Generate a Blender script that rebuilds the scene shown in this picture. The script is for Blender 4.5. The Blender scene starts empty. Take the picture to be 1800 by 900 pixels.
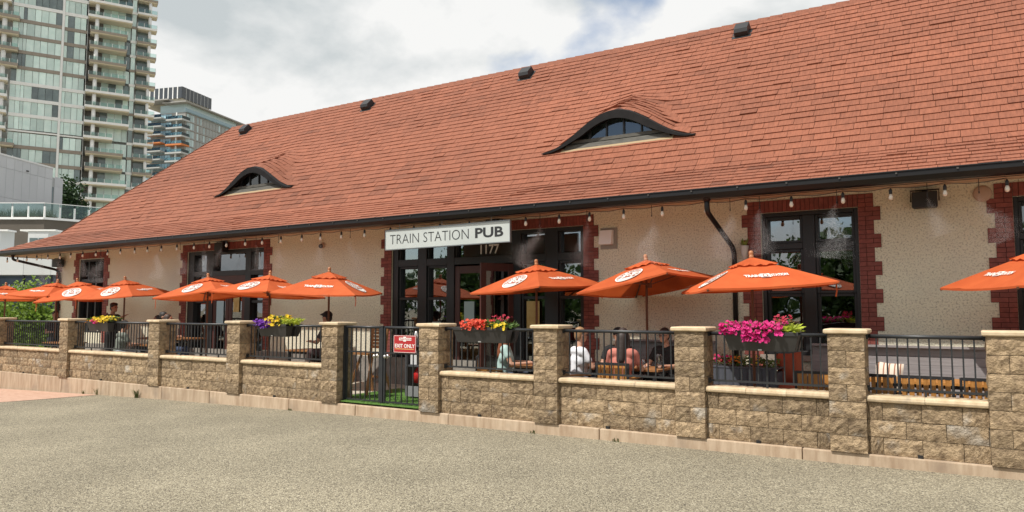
import bpy, math, random
from mathutils import Vector, Matrix, Quaternion, noise
R = math.radians
random.seed(7)
scene = bpy.context.scene
col = scene.collection

# ------------------------------------------------------------------ camera
cam_d = bpy.data.cameras.new("camera"); cam = bpy.data.objects.new("camera", cam_d); col.objects.link(cam)
cam_d.sensor_width = 36; cam_d.lens = 36*1274.46/1800; cam_d.clip_start = .05; cam_d.clip_end = 4000
cam.location = (0, -9.546, 1.702)
cam.rotation_euler = (R(90+4.173), 0, R(32.024))
scene.camera = cam

# ------------------------------------------------------------------ light
SUN_AZ, SUN_EL = 25, 57          # degrees left of the facade's normal, height
sd = Vector((-math.sin(R(SUN_AZ))*math.cos(R(SUN_EL)), -math.cos(R(SUN_AZ))*math.cos(R(SUN_EL)), math.sin(R(SUN_EL))))
sun_d = bpy.data.lights.new("sun", 'SUN'); sun_d.energy = 3.6; sun_d.angle = R(.6); sun_d.color = (1, .95, .87)
sun = bpy.data.objects.new("sun", sun_d); col.objects.link(sun); sun.location = (-20, -30, 40)
sun.rotation_euler = (-sd).to_track_quat('-Z', 'Y').to_euler()

world = bpy.data.worlds.new("World"); scene.world = world; world.use_nodes = True
SKX, SKY = 15.05, 4.22
def build_world():
    nt = world.node_tree; N = nt.nodes; L = nt.links; N.clear()
    out = N.new('ShaderNodeOutputWorld')
    sky = N.new('ShaderNodeTexSky'); sky.sky_type = 'NISHITA'; sky.sun_disc = False
    sky.sun_elevation = R(SUN_EL); sky.sun_rotation = R(180+SUN_AZ); sky.air_density = 1.0; sky.dust_density = .6
    bg = N.new('ShaderNodeBackground'); bg.inputs[1].default_value = .11
    L.new(sky.outputs[0], bg.inputs[0])
    tc = N.new('ShaderNodeTexCoord')
    sep = N.new('ShaderNodeSeparateXYZ'); L.new(tc.outputs['Generated'], sep.inputs[0])
    def math_n(op, a, b=None):
        m = N.new('ShaderNodeMath'); m.operation = op
        for i, v in enumerate((a, b)):
            if v is None: continue
            if isinstance(v, (int, float)): m.inputs[i].default_value = v
            else: L.new(v, m.inputs[i])
        return m.outputs[0]
    zc = math_n('ADD', math_n('MAXIMUM', sep.outputs[2], 0.0), .75)
    cx = math_n('DIVIDE', sep.outputs[0], zc); cy = math_n('DIVIDE', sep.outputs[1], zc)
    comb = N.new('ShaderNodeCombineXYZ'); L.new(cx, comb.inputs[0]); L.new(cy, comb.inputs[1]); L.new(sep.outputs[2], comb.inputs[2])
    def nz(loc, sc, det, ro, dis):
        mp = N.new('ShaderNodeMapping'); mp.inputs['Location'].default_value = loc; L.new(comb.outputs[0], mp.inputs[0])
        n = N.new('ShaderNodeTexNoise'); n.inputs['Scale'].default_value = sc; n.inputs['Detail'].default_value = det; n.inputs['Roughness'].default_value = ro; n.inputs['Distortion'].default_value = dis
        L.new(mp.outputs[0], n.inputs['Vector']); return n.outputs[0]
    ramp = N.new('ShaderNodeValToRGB'); e = ramp.color_ramp.elements; e[0].position = .36; e[0].color = (0, 0, 0, 1); e[1].position = .45; e[1].color = (1, 1, 1, 1)
    L.new(nz((SKX, SKY, 0), 2.6, 10, .52, .15), ramp.inputs[0])
    r2 = N.new('ShaderNodeValToRGB'); e = r2.color_ramp.elements; e[0].position = .39; e[0].color = (.62, .67, .685, 1); e[1].position = .56; e[1].color = (1, 1, .985, 1)
    L.new(nz((SKX+4.2, SKY+.5, 0), 4.2, 12, .54, .15), r2.inputs[0])
    cb = N.new('ShaderNodeBackground'); cb.inputs[1].default_value = .68; L.new(r2.outputs[0], cb.inputs[0])
    mix = N.new('ShaderNodeMixShader'); L.new(ramp.outputs[0], mix.inputs[0]); L.new(bg.outputs[0], mix.inputs[1]); L.new(cb.outputs[0], mix.inputs[2])
    L.new(mix.outputs[0], out.inputs[0])
build_world()
vs = scene.view_settings; vs.view_transform = 'Standard'; vs.look = 'None'; vs.exposure = 0.46; vs.gamma = 1; vs.use_curve_mapping = False
scene.render.engine = 'CYCLES'
scene.cycles.max_bounces = 8; scene.cycles.diffuse_bounces = 6; scene.cycles.transparent_max_bounces = 12; scene.cycles.volume_bounces = 0
scene.cycles.sample_clamp_indirect = 4

# ------------------------------------------------------------------ materials
MATS = {}
def mat(name, c, rough=.7, c2=None, scale=6, detail=6, bump=0, bscale=None, metal=0, spec=.5, stretch=None, contrast=(.35, .65), rnd=0, coord='Object', attr=None, trans=0, sheen=0, third=None):
    """principled with a noise blend of two colours, optional fine relief, per-object tone and per-face tone attribute"""
    if name in MATS: return MATS[name]
    m = bpy.data.materials.new(name); m.use_nodes = True; nt = m.node_tree; N = nt.nodes; L = nt.links
    b = N['Principled BSDF']; b.inputs['Roughness'].default_value = rough; b.inputs['Metallic'].default_value = metal
    b.inputs['Specular IOR Level'].default_value = spec
    tc = N.new('ShaderNodeTexCoord'); vec = tc.outputs[coord]
    if rnd:
        oi = N.new('ShaderNodeObjectInfo'); va = N.new('ShaderNodeVectorMath'); va.operation = 'ADD'
        ms = N.new('ShaderNodeMath'); ms.operation = 'MULTIPLY'; ms.inputs[1].default_value = 37.0; L.new(oi.outputs['Random'], ms.inputs[0])
        L.new(vec, va.inputs[0]); L.new(ms.outputs[0], va.inputs[1]); vec = va.outputs[0]
    if stretch:
        mp = N.new('ShaderNodeMapping'); mp.inputs['Scale'].default_value = stretch; L.new(vec, mp.inputs[0]); vec2 = mp.outputs[0]
    else: vec2 = vec
    c = tuple(c)+(1,)
    colout = None
    if c2 is not None:
        n = N.new('ShaderNodeTexNoise'); n.inputs['Scale'].default_value = scale; n.inputs['Detail'].default_value = detail; n.inputs['Roughness'].default_value = .62
        L.new(vec2, n.inputs['Vector'])
        r = N.new('ShaderNodeValToRGB'); e = r.color_ramp.elements
        e[0].position = contrast[0]; e[0].color = c; e[1].position = contrast[1]; e[1].color = tuple(c2)+(1,)
        L.new(n.outputs[0], r.inputs[0]); colout = r.outputs[0]
        if third:
            n3 = N.new('ShaderNodeTexNoise'); n3.inputs['Scale'].default_value = third[1]; n3.inputs['Detail'].default_value = 3; L.new(vec, n3.inputs['Vector'])
            r3 = N.new('ShaderNodeValToRGB'); q = r3.color_ramp.elements; q[0].position = third[2]; q[0].color = (0, 0, 0, 1); q[1].position = third[3]; q[1].color = (1, 1, 1, 1)
            L.new(n3.outputs[0], r3.inputs[0])
            mx = N.new('ShaderNodeMix'); mx.data_type = 'RGBA'; L.new(r3.outputs[0], mx.inputs[0]); L.new(colout, mx.inputs[6]); mx.inputs[7].default_value = tuple(third[0])+(1,)
            colout = mx.outputs[2]
    def tone(src, amount):
        nonlocal colout
        mr = N.new('ShaderNodeMapRange'); mr.inputs[3].default_value = 1-amount; mr.inputs[4].default_value = 1+amount; L.new(src, mr.inputs[0])
        mx = N.new('ShaderNodeMix'); mx.data_type = 'RGBA'; mx.blend_type = 'MULTIPLY'; mx.inputs[0].default_value = 1
        if colout is None: mx.inputs[6].default_value = c
        else: L.new(colout, mx.inputs[6])
        cb = N.new('ShaderNodeCombineXYZ'); [L.new(mr.outputs[0], cb.inputs[i]) for i in range(3)]
        L.new(cb.outputs[0], mx.inputs[7]); colout = mx.outputs[2]
    if rnd: tone(oi.outputs['Random'], rnd)
    if attr:
        at = N.new('ShaderNodeAttribute'); at.attribute_name = 'tone'; tone(at.outputs['Fac'], attr)
    if colout is None: b.inputs['Base Color'].default_value = c
    else: L.new(colout, b.inputs['Base Color'])
    if bump:
        nb = N.new('ShaderNodeTexNoise'); nb.inputs['Scale'].default_value = bscale or scale*4; nb.inputs['Detail'].default_value = 5; nb.inputs['Roughness'].default_value = .65
        L.new(vec2, nb.inputs['Vector'])
        bp = N.new('ShaderNodeBump'); bp.inputs['Strength'].default_value = 1; bp.inputs['Distance'].default_value = bump
        L.new(nb.outputs[0], bp.inputs['Height']); L.new(bp.outputs[0], b.inputs['Normal'])
    if trans:
        tr = N.new('ShaderNodeBsdfTranslucent')
        if colout is None: tr.inputs[0].default_value = c
        else: L.new(colout, tr.inputs[0])
        mx = N.new('ShaderNodeMixShader'); mx.inputs[0].default_value = trans; L.new(b.outputs[0], mx.inputs[1]); L.new(tr.outputs[0], mx.inputs[2])
        L.new(mx.outputs[0], N['Material Output'].inputs[0])
    MATS[name] = m
    return m
def glass(name, tint, gloss, rough=.01, refl=(.95, .97, 1)):
    if name in MATS: return MATS[name]
    m = bpy.data.materials.new(name); m.use_nodes = True; nt = m.node_tree; N = nt.nodes; L = nt.links; N.clear()
    o = N.new('ShaderNodeOutputMaterial'); t = N.new('ShaderNodeBsdfTransparent'); t.inputs[0].default_value = tuple(tint)+(1,)
    g = N.new('ShaderNodeBsdfGlossy'); g.inputs[0].default_value = tuple(refl)+(1,); g.inputs[1].default_value = rough
    tc = N.new('ShaderNodeTexCoord'); nz = N.new('ShaderNodeTexNoise'); nz.inputs['Scale'].default_value = 1.3; nz.inputs['Detail'].default_value = 2
    L.new(tc.outputs['Object'], nz.inputs['Vector']); bp = N.new('ShaderNodeBump'); bp.inputs['Distance'].default_value = .004; bp.inputs['Strength'].default_value = 1
    L.new(nz.outputs[0], bp.inputs['Height']); L.new(bp.outputs[0], g.inputs['Normal'])
    fr = N.new('ShaderNodeFresnel'); fr.inputs[0].default_value = 1.5
    ad = N.new('ShaderNodeMath'); ad.operation = 'ADD'; ad.use_clamp = True; ad.inputs[1].default_value = gloss; L.new(fr.outputs[0], ad.inputs[0])
    mx = N.new('ShaderNodeMixShader'); L.new(ad.outputs[0], mx.inputs[0]); L.new(t.outputs[0], mx.inputs[1]); L.new(g.outputs[0], mx.inputs[2]); L.new(mx.outputs[0], o.inputs[0])
    MATS[name] = m; return m

M_block = mat('split_block', (.165, .112, .066), .95, (.47, .345, .212), 12, 10, .06, 24, rnd=.24, contrast=(.30, .62), third=((.50, .46, .40), 2.4, .62, .78))
M_core = mat('mortar', (.24, .20, .15), .95, (.34, .29, .22), 14)
M_coping = mat('coping', (.52, .39, .24), .85, (.66, .53, .36), 7, 6, .003, 60, rnd=.08, third=((.36, .29, .21), 3, .62, .8))
M_kerb = mat('kerb_concrete', (.36, .255, .17), .9, (.52, .405, .29), 3, 8, .004, 45, rnd=.08, stretch=(3, 3, .5), third=((.26, .20, .15), 1.4, .6, .8))
M_ground = None
M_stucco = mat('stucco', (.30, .27, .195), .95, (.77, .735, .58), 38, 5, .02, 30, contrast=(.29, .50), third=((.60, .57, .48), .7, .55, .85))
M_brick = mat('painted_brick', (.17, .042, .032), .7, (.25, .066, .05), 12, 5, .003, 40, rnd=.12, attr=.2)
M_mortar_red = mat('brick_joint', (.05, .014, .012), .9)
M_frame = mat('black_frame', (.012, .012, .013), .45)
M_door = mat('maroon_door', (.060, .018, .014), .5, (.075, .024, .018), 4)
M_gutter = mat('gutter_metal', (.009, .008, .008), .36, spec=.35)
M_soffit = mat('soffit_board', (.50, .36, .22), .8, (.58, .43, .28), 2, stretch=(.4, 8, 1))
M_shingle = mat('clay_shingle', (.195, .064, .033), .85, (.275, .094, .050), 7, 6, .003, 90, attr=.36, stretch=(5, .7, .7), coord='Object')
M_deck = mat('roof_deck', (.13, .045, .03), .9)
M_dark = mat('dark_metal', (.018, .018, .02), .5)
M_rail = mat('rail_paint', (.020, .022, .025), .42, (.03, .032, .034), 5)
M_canopy = mat('orange_canvas', (.58, .105, .024), .85, (.66, .135, .034), 3, bump=.003, bscale=14, trans=.28, rnd=.08)
M_white = mat('white_print', (.80, .78, .74), .8)
M_print = mat('brown_print', (.30, .07, .03), .8)
M_pole = mat('umbrella_wood', (.10, .035, .016), .5, (.15, .055, .025), 6, stretch=(6, 6, .6))
M_finial = mat('finial_wood', (.38, .15, .06), .5, (.46, .2, .09), 8)
M_planter = mat('planter_plastic', (.030, .028, .027), .45, (.04, .038, .036), 4)
M_leaf = mat('leaf_green', (.05, .10, .018), .6, (.13, .21, .04), 3, trans=.3, rnd=.1)
M_slat = mat('chair_wood', (.36, .15, .03), .5, (.47, .22, .055), 4, stretch=(10, 10, 1.2), rnd=.1)
M_table = mat('table_wood', (.24, .10, .035), .5, (.33, .16, .06), 4, stretch=(1, 8, 8))
M_floor = mat('patio_concrete', (.42, .38, .31), .9, (.52, .48, .40), 4, 6, .003, 60)
M_turf = mat('turf', (.06, .15, .02), .9, (.12, .24, .04), 30, 4, .01, 120)
M_skin = mat('skin', (.42, .22, .145), .55, (.47, .26, .175), 8)
M_glass = glass('window_glass', (.34, .38, .37), .20)
M_eyeglass = glass('dormer_glass', (.55, .62, .62), .05)

def ground_mat():
    m = bpy.data.materials.new('chip_seal'); m.use_nodes = True; N = m.node_tree.nodes; L = m.node_tree.links; b = N['Principled BSDF']; b.inputs['Roughness'].default_value = .95; b.inputs['Specular IOR Level'].default_value = .3
    tc = N.new('ShaderNodeTexCoord'); v = N.new('ShaderNodeTexVoronoi'); v.inputs['Scale'].default_value = 85; L.new(tc.outputs['Object'], v.inputs['Vector'])
    sx = N.new('ShaderNodeSeparateColor'); L.new(v.outputs['Color'], sx.inputs[0])
    r = N.new('ShaderNodeValToRGB'); e = r.color_ramp.elements; e[0].position = 0; e[0].color = (.095, .084, .064, 1); e[1].position = 1; e[1].color = (.48, .435, .33, 1)
    for p, c in ((.18, (.15, .13, .095, 1)), (.5, (.265, .233, .165, 1)), (.85, (.36, .32, .23, 1))):
        q = e.new(p); q.color = c
    L.new(sx.outputs[0], r.inputs[0])
    n = N.new('ShaderNodeTexNoise'); n.inputs['Scale'].default_value = .55; n.inputs['Detail'].default_value = 6; L.new(tc.outputs['Object'], n.inputs['Vector'])
    mr = N.new('ShaderNodeMapRange'); mr.inputs[1].default_value = .3; mr.inputs[2].default_value = .7; mr.inputs[3].default_value = .82; mr.inputs[4].default_value = 1.12; L.new(n.outputs[0], mr.inputs[0])
    mx = N.new('ShaderNodeVectorMath'); mx.operation = 'SCALE'; L.new(r.outputs[0], mx.inputs[0]); L.new(mr.outputs[0], mx.inputs['Scale']); L.new(mx.outputs[0], b.inputs['Base Color'])
    bp = N.new('ShaderNodeBump'); bp.inputs['Distance'].default_value = .007; L.new(v.outputs['Distance'], bp.inputs['Height']); bp.invert = True; L.new(bp.outputs[0], b.inputs['Normal'])
    return m
M_ground = ground_mat()
# ------------------------------------------------------------------ mesh helpers
class MB:
    def __init__(s): s.v = []; s.f = []; s.t = []
    def add(s, vs, fs, tone=None):
        o = len(s.v); s.v += [tuple(q) for q in vs]; s.f += [tuple(i+o for i in f) for f in fs]; s.t += [tone if tone is not None else .5]*len(fs); return s
    def box(s, x0, x1, y0, y1, z0, z1, tone=None):
        return s.add([(x0, y0, z0), (x1, y0, z0), (x1, y1, z0), (x0, y1, z0), (x0, y0, z1), (x1, y0, z1), (x1, y1, z1), (x0, y1, z1)],
                     [(3, 2, 1, 0), (4, 5, 6, 7), (0, 1, 5, 4), (1, 2, 6, 5), (2, 3, 7, 6), (3, 0, 4, 7)], tone)
    def hexa(s, p, tone=None):
        return s.add(p, [(3, 2, 1, 0), (4, 5, 6, 7), (0, 1, 5, 4), (1, 2, 6, 5), (2, 3, 7, 6), (3, 0, 4, 7)], tone)
    def bar(s, a, b, w, d=None, up=(0, 0, 1), tone=None):
        a = Vector(a); b = Vector(b); d = d or w; z = (b-a).normalized(); u = Vector(up)
        if abs(z.dot(u)) > .98: u = Vector((0, 1, 0))
        x = z.cross(u).normalized()*w/2; y = x.cross(z).normalized()*d/2
        return s.hexa([a-x-y, a+x-y, a+x+y, a-x+y, b-x-y, b+x-y, b+x+y, b-x+y], tone)
    def tube(s, pts, r, n=8, cap=True):
        pts = [Vector(p) for p in pts]; rs = r if isinstance(r, (list, tuple)) else [r]*len(pts)
        vs = []; fs = []; px = None
        for i, p in enumerate(pts):
            t = (pts[min(i+1, len(pts)-1)]-pts[max(i-1, 0)]).normalized()
            if px is None:
                u = Vector((0, 0, 1)) if abs(t.z) < .95 else Vector((1, 0, 0)); px = t.cross(u).normalized()
            px = (px-t*px.dot(t)).normalized(); py = t.cross(px)
            for k in range(n):
                a = 2*math.pi*k/n; vs.append(p+(px*math.cos(a)+py*math.sin(a))*rs[i])
        for i in range(len(pts)-1):
            for k in range(n):
                fs.append((i*n+k, i*n+(k+1) % n, (i+1)*n+(k+1) % n, (i+1)*n+k))
        if cap: fs += [tuple(range(n-1, -1, -1)), tuple((len(pts)-1)*n+k for k in range(n))]
        return s.add(vs, fs)
    def lathe(s, prof, n=12, c=(0, 0, 0)):
        vs = []; fs = []
        for r, z in prof:
            for k in range(n):
                a = 2*math.pi*k/n; vs.append((c[0]+r*math.cos(a), c[1]+r*math.sin(a), c[2]+z))
        for i in range(len(prof)-1):
            for k in range(n): fs.append((i*n+k, i*n+(k+1) % n, (i+1)*n+(k+1) % n, (i+1)*n+k))
        fs += [tuple(range(n-1, -1, -1)), tuple((len(prof)-1)*n+k for k in range(n))]
        return s.add(vs, fs)
    def ball(s, c, r, n=10, m=6):
        rx, ry, rz = r if isinstance(r, (list, tuple)) else (r, r, r)
        vs = [(c[0], c[1], c[2]-rz)]; fs = []
        for i in range(1, m):
            a = -math.pi/2+math.pi*i/m
            for k in range(n):
                b = 2*math.pi*k/n; vs.append((c[0]+rx*math.cos(a)*math.cos(b), c[1]+ry*math.cos(a)*math.sin(b), c[2]+rz*math.sin(a)))
        vs.append((c[0], c[1], c[2]+rz))
        for k in range(n): fs.append((0, 1+(k+1) % n, 1+k)); fs.append((len(vs)-1, 1+(m-2)*n+k, 1+(m-2)*n+(k+1) % n))
        for i in range(m-2):
            for k in range(n): a = 1+i*n; fs.append((a+k, a+(k+1) % n, a+n+(k+1) % n, a+n+k))
        return s.add(vs, fs)
    def mesh(s, name, m, smooth=False, tone=False):
        me = bpy.data.meshes.new(name); me.from_pydata(s.v, [], s.f)
        if m: me.materials.append(m)
        if tone:
            at = me.attributes.new('tone', 'FLOAT', 'FACE'); at.data.foreach_set('value', s.t)
        if smooth: me.polygons.foreach_set('use_smooth', [True]*len(me.polygons))
        me.update(); return me
    def build(s, name, m, parent=None, loc=(0, 0, 0), rz=0, smooth=False, tone=False):
        o = bpy.data.objects.new(name, s.mesh(name, m, smooth, tone)); col.objects.link(o); o.location = loc; o.rotation_euler[2] = rz
        if parent: o.parent = parent
        return o
def link(name, me, parent=None, loc=(0, 0, 0), rz=0, scale=None):
    o = bpy.data.objects.new(name, me); col.objects.link(o); o.location = loc; o.rotation_euler[2] = rz
    if scale: o.scale = scale
    if parent: o.parent = parent
    return o
def tag(o, label=None, cat=None, group=None, kind=None):
    if label: o['label'] = label
    if cat: o['category'] = cat
    if group: o['group'] = group
    if kind: o['kind'] = kind
    return o
def thing(name, label, cat, loc=(0, 0, 0), rz=0, group=None):
    o = bpy.data.objects.new(name, None); col.objects.link(o); o.location = loc; o.rotation_euler[2] = rz; o.empty_display_size = .1
    return tag(o, label, cat, group)
def bevel(o, w=.006, seg=2):
    md = o.modifiers.new('bevel', 'BEVEL'); md.width = w; md.segments = seg; md.limit_method = 'ANGLE'; return o
def text_geo(body, size, bold=0, extrude=.0, align='LEFT', spacing=1.0):
    """letters as (verts, faces) in the XY plane, made with the built-in font"""
    cu = bpy.data.curves.new('t', 'FONT'); cu.body = body; cu.size = size; cu.offset = bold; cu.extrude = extrude; cu.align_x = align; cu.space_character = spacing; cu.resolution_u = 3
    o = bpy.data.objects.new('t', cu); col.objects.link(o)
    dg = bpy.context.evaluated_depsgraph_get(); me = bpy.data.meshes.new_from_object(o.evaluated_get(dg))
    vs = [v.co.copy() for v in me.vertices]; fs = [tuple(p.vertices) for p in me.polygons]
    bpy.data.objects.remove(o); bpy.data.curves.remove(cu); bpy.data.meshes.remove(me)
    return vs, fs
def rr(a, b): return random.uniform(a, b)
# ------------------------------------------------------------------ ground and setting
GZ = [(-900, -1.0), (-60, -1.0), (-30, -.66), (-22.5, -.47), (-18.7, -.36), (-14.7, -.27), (-9.6, -.19), (-7.3, -.17), (-4.8, -.16), (-1.2, -.14), (.5, -.12), (8, -.08), (60, 0), (900, 0)]
def gz(x):
    for (a, za), (b, zb) in zip(GZ, GZ[1:]):
        if x <= b: return za+(zb-za)*(x-a)/(b-a)
    return GZ[-1][1]
def build_ground():
    xs = sorted(set([g[0] for g in GZ]+[-300, -150, -90, -45, -26, 3, 5, 20, 35, 150, 400])); ys = [-900, -300, -100, -40, -20, -12, -6, -3, -1, .05, 4, 12, 25, 60, 150, 400, 1600]
    m = MB(); vs = [(x, y, gz(x)+(-.012*max(0, -y-.05) if y > -20 else -.24)) for y in ys for x in xs]; n = len(xs)
    m.add(vs, [(j*n+i, j*n+i+1, (j+1)*n+i+1, (j+1)*n+i) for j in range(len(ys)-1) for i in range(n-1)])
    tag(m.build('ground', M_ground, smooth=True), kind='structure')
build_ground()
# pale red paving apron running up to the kerb at the far end
M_apron = mat('red_paving', (.42, .25, .175), .9, (.52, .34, .25), 9, 6, .004, 60)
def build_apron():
    m = MB(); pts = [(-24.5, -.02), (-17.55, -.02), (-18.0, -1.2), (-18.7, -2.6), (-24.5, -3.2)]
    m.add([(x, y, gz(x)-.012*max(0, -y-.05)+.006) for x, y in pts], [(0, 4, 3, 2, 1)])
    tag(m.build('paving_apron', M_apron), kind='structure')
build_apron()

PILLARS = [-23.15, -19.46, -15.60, -12.85, -10.12, -7.81, -5.59, -3.38, -1.455, .165, 2.3]
PW = .41
def build_kerb():
    root = thing('kerb', None, None); del_keys = [k for k in ('label', 'category') if k in root]; root['kind'] = 'structure'
    x = -26.3; rnd = random.Random(5)
    while x < 3.6:
        w = rnd.uniform(1.7, 3.0) if x > -14 else rnd.uniform(1.2, 2.2); x1 = min(x+w, 3.6)
        m = MB(); y0 = .02+rnd.uniform(-.006, .006)
        zb0, zb1 = gz(x)-.25, gz(x1)-.25
        m.hexa([(x+.004, y0, zb0), (x1-.004, y0, zb1), (x1-.004, .5, zb1), (x+.004, .5, zb0), (x+.004, y0+.01, -.002), (x1-.004, y0+.01, -.002), (x1-.004, .5, -.002), (x+.004, .5, -.002)])
        bevel(m.build('kerb_section', M_kerb, root), .014)
        x = x1
build_kerb()
def build_patio():
    m = MB(); m.box(-27.5, 9, .50, 3.05, -.15, .028); tag(m.build('patio_floor', M_floor), kind='structure')
    m = MB(); m.box(-10.15, -7.35, .085, 2.2, .0285, .046)
    tag(m.build('turf_mat', M_turf), 'bright green artificial turf laid behind the double gate', 'turf mat')
    rnd = random.Random(3); m = MB()
    for i in range(3800):
        x, y = rnd.uniform(-10.1, -7.4), rnd.uniform(.09, 1.6); h = rnd.uniform(.015, .035); a = rnd.uniform(0, 6.28); dx, dy = math.cos(a)*.004, math.sin(a)*.004
        m.add([(x-dx, y-dy, .045), (x+dx, y+dy, .045), (x+rnd.uniform(-.012, .012), y+rnd.uniform(-.012, .012), .045+h)], [(0, 1, 2)])
    tag(m.build('turf_blades', M_turf), 'green plastic grass blades on the turf mat', 'turf', kind='stuff')
build_patio()
# weeds along the kerb foot
def build_weeds():
    rnd = random.Random(11); M = mat('weed', (.07, .10, .025), .7, (.16, .17, .06), 9)
    labels = ['small weed in the kerb joint on the paving apron', 'spiky weed tuft at the kerb foot past the apron', 'low weed in the tarmac seam below the pillar by the gate', 'tiny weed at the kerb foot right of the gate', 'flat weed at the kerb foot under the seated group', 'dry weed sprig on the kerb joint far along the wall']
    for (x, h, n), lb in zip([(-18.2, .10, 16), (-15.95, .2, 34), (-10.9, .05, 12), (-5.6, .06, 12), (-4.25, .06, 16), (-17.6, .18, 10)], labels):
        m = MB(); z = gz(x)
        for i in range(n):
            a = rnd.uniform(0, 6.28); l = h*rnd.uniform(.5, 1.1); t = rnd.uniform(.2, .9); dx, dy = math.cos(a), -abs(math.sin(a))
            p0 = Vector((x+rnd.uniform(-.05, .05), .0-rnd.uniform(.0, .03), z)); p1 = p0+Vector((dx*l*t*.5, dy*l*t*.5, l*.7)); p2 = p0+Vector((dx*l*t, dy*l*t, l)); s = Vector((-dy, dx, 0))*.006
            m.add([p0-s, p0+s, p1+s, p1-s, p2], [(0, 1, 2, 3), (3, 2, 4)])
        tag(m.build('weed', M), lb, 'weed')
build_weeds()

# ------------------------------------------------------------------ split-faced block wall
def rough_block(lx, ly, lz, seed, sides=('f', 'l', 'r'), amp=.022):
    """block with chipped front (and sides), origin at its front lower left corner; joint arris stays straight"""
    m = MB(); rnd = random.Random(seed); off = Vector((seed*3.7, seed*1.3, seed*2.1))
    def face(o, ux, uz, nrm, nx, nz):
        vs = []
        for j in range(nz+1):
            for i in range(nx+1):
                p = Vector(o)+Vector(ux)*(i/nx)+Vector(uz)*(j/nz)
                e = min(i, nx-i, j, nz-j)
                d = 0 if e == 0 else amp*(.45+.9*noise.noise(p*9+off)+.6*noise.noise(p*23+off))*(.75 if e == 1 else 1)
                if e == 0 : d = -.004*rnd.random()
                jt = .0 if e == 0 else .25/nx
                vs.append(p+Vector(nrm)*max(d, -.006)+Vector(ux)*jt*rnd.uniform(-1, 1)*.6+Vector(uz)*(jt*rnd.uniform(-1, 1)*.5))
        m.add(vs, [(j*(nx+1)+i, j*(nx+1)+i+1, (j+1)*(nx+1)+i+1, (j+1)*(nx+1)+i) for j in range(nz) for i in range(nx)])
    nx = 7 if lx > .25 else 4
    face((0, 0, 0), (lx, 0, 0), (0, 0, lz), (0, -1, 0), nx, 4)
    for k, o, u, nr in (('r', (lx, 0, 0), (0, ly, 0), (1, 0, 0)), ('l', (0, ly, 0), (0, -ly, 0), (-1, 0, 0))):
        if k in sides: face(o, u, (0, 0, lz), nr, 4, 3)
        else: m.add([o, Vector(o)+Vector(u), Vector(o)+Vector(u)+Vector((0, 0, lz)), Vector(o)+Vector((0, 0, lz))], [(0, 1, 2, 3)])
    m.add([(0, 0, lz), (lx, 0, lz), (lx, ly, lz), (0, ly, lz)], [(0, 1, 2, 3)]); m.add([(0, 0, 0), (lx, 0, 0), (lx, ly, 0), (0, ly, 0)], [(3, 2, 1, 0)])
    m.add([(0, ly, 0), (lx, ly, 0), (lx, ly, lz), (0, ly, lz)], [(3, 2, 1, 0)])
    return m.mesh('block', M_block)
J = .005
FULL = [rough_block(PW-J, PW-J, .2-J, i) for i in range(9)]
HALF_L = [rough_block(PW/2-J, PW-J, .2-J, 20+i, ('f', 'l')) for i in range(6)]
HALF_R = [rough_block(PW/2-J, PW-J, .2-J, 30+i, ('f', 'r')) for i in range(6)]
WALL = [rough_block(.4-J, .2, .2-J, 50+i, ('f',)) for i in range(14)]
def make_cap():
    m = MB(); o = .038; x0, x1 = -o, PW+o; y0, y1 = -o, PW+o; b = .014
    vs = []
    for k, (ins, z) in enumerate([(b, 1.402), (0, 1.402+b), (0, 1.46-b), (b, 1.46)]):
        vs += [(x0+ins, y0+ins, z), (x1-ins, y0+ins, z), (x1-ins, y1-ins, z), (x0+ins, y1-ins, z)]
    fs = [(3, 2, 1, 0), (12, 13, 14, 15)]+[(k*4+i, k*4+(i+1) % 4, (k+1)*4+(i+1) % 4, (k+1)*4+i) for k in range(3) for i in range(4)]
    m.add(vs, fs); return m.mesh('cap_stone', M_coping)
CAP = make_cap()
PLAB = ['sandy block pillar at the far end of the patio wall', 'sandy block pillar on the apron side, next to the grey planter of yellow and magenta flowers', 'sandy block pillar between the waiter and the maroon double door',
        'sandy block pillar touching the purple petunias', 'sandy block pillar carrying the gate hinges', 'sandy block pillar beside the red exit sign', 'sandy block pillar between red geranium planter and seated group',
        'sandy block pillar just left of the magenta petunia planter', 'sandy block pillar in front of the tall black window', 'sandy block pillar with pale stains beside the slatted chairs', 'sandy block pillar beyond the slatted chairs at the wall end']
def build_pillars():
    rnd = random.Random(2)
    for i, x in enumerate(PILLARS):
        t = thing('stone_pillar', PLAB[i], 'pillar', (x, 0, 0), 0, 'block pillars along the patio wall')
        for k in range(7):
            z = k*.2+.003
            if k % 2 == 0: link('block', rnd.choice(FULL), t, (J/2, rnd.uniform(-.004, .004), z))
            else:
                link('block', rnd.choice(HALF_L), t, (J/2, rnd.uniform(-.004, .004), z)); link('block', rnd.choice(HALF_R), t, (PW/2+J/2, rnd.uniform(-.004, .004), z))
        m = MB(); m.box(.012, PW-.012, .012, PW-.012, .0, 1.4); m.build('mortar_core', M_core, t)
        link('cap_stone', CAP, t)
build_pillars()
BAYS = [(PILLARS[i]+PW, PILLARS[i+1]) for i in range(len(PILLARS)-1)]
WLAB = ['long low block wall bay at the far end, over the paving apron', 'low block wall bay under the yellow and magenta planter', 'low block wall bay before the maroon double door', 'low block wall bay under the purple petunia planter', None,
        'low block wall bay under the red geranium planter', 'low block wall bay under the seated group', 'low block wall bay under the magenta petunia planter', 'low block wall bay under the slatted chairs', 'low block wall bay past the stained pillar']
RLAB = [s.replace('low block wall bay', 'black steel railing').replace('under', 'at').replace('long ', '') if s else None for s in WLAB]
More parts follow.
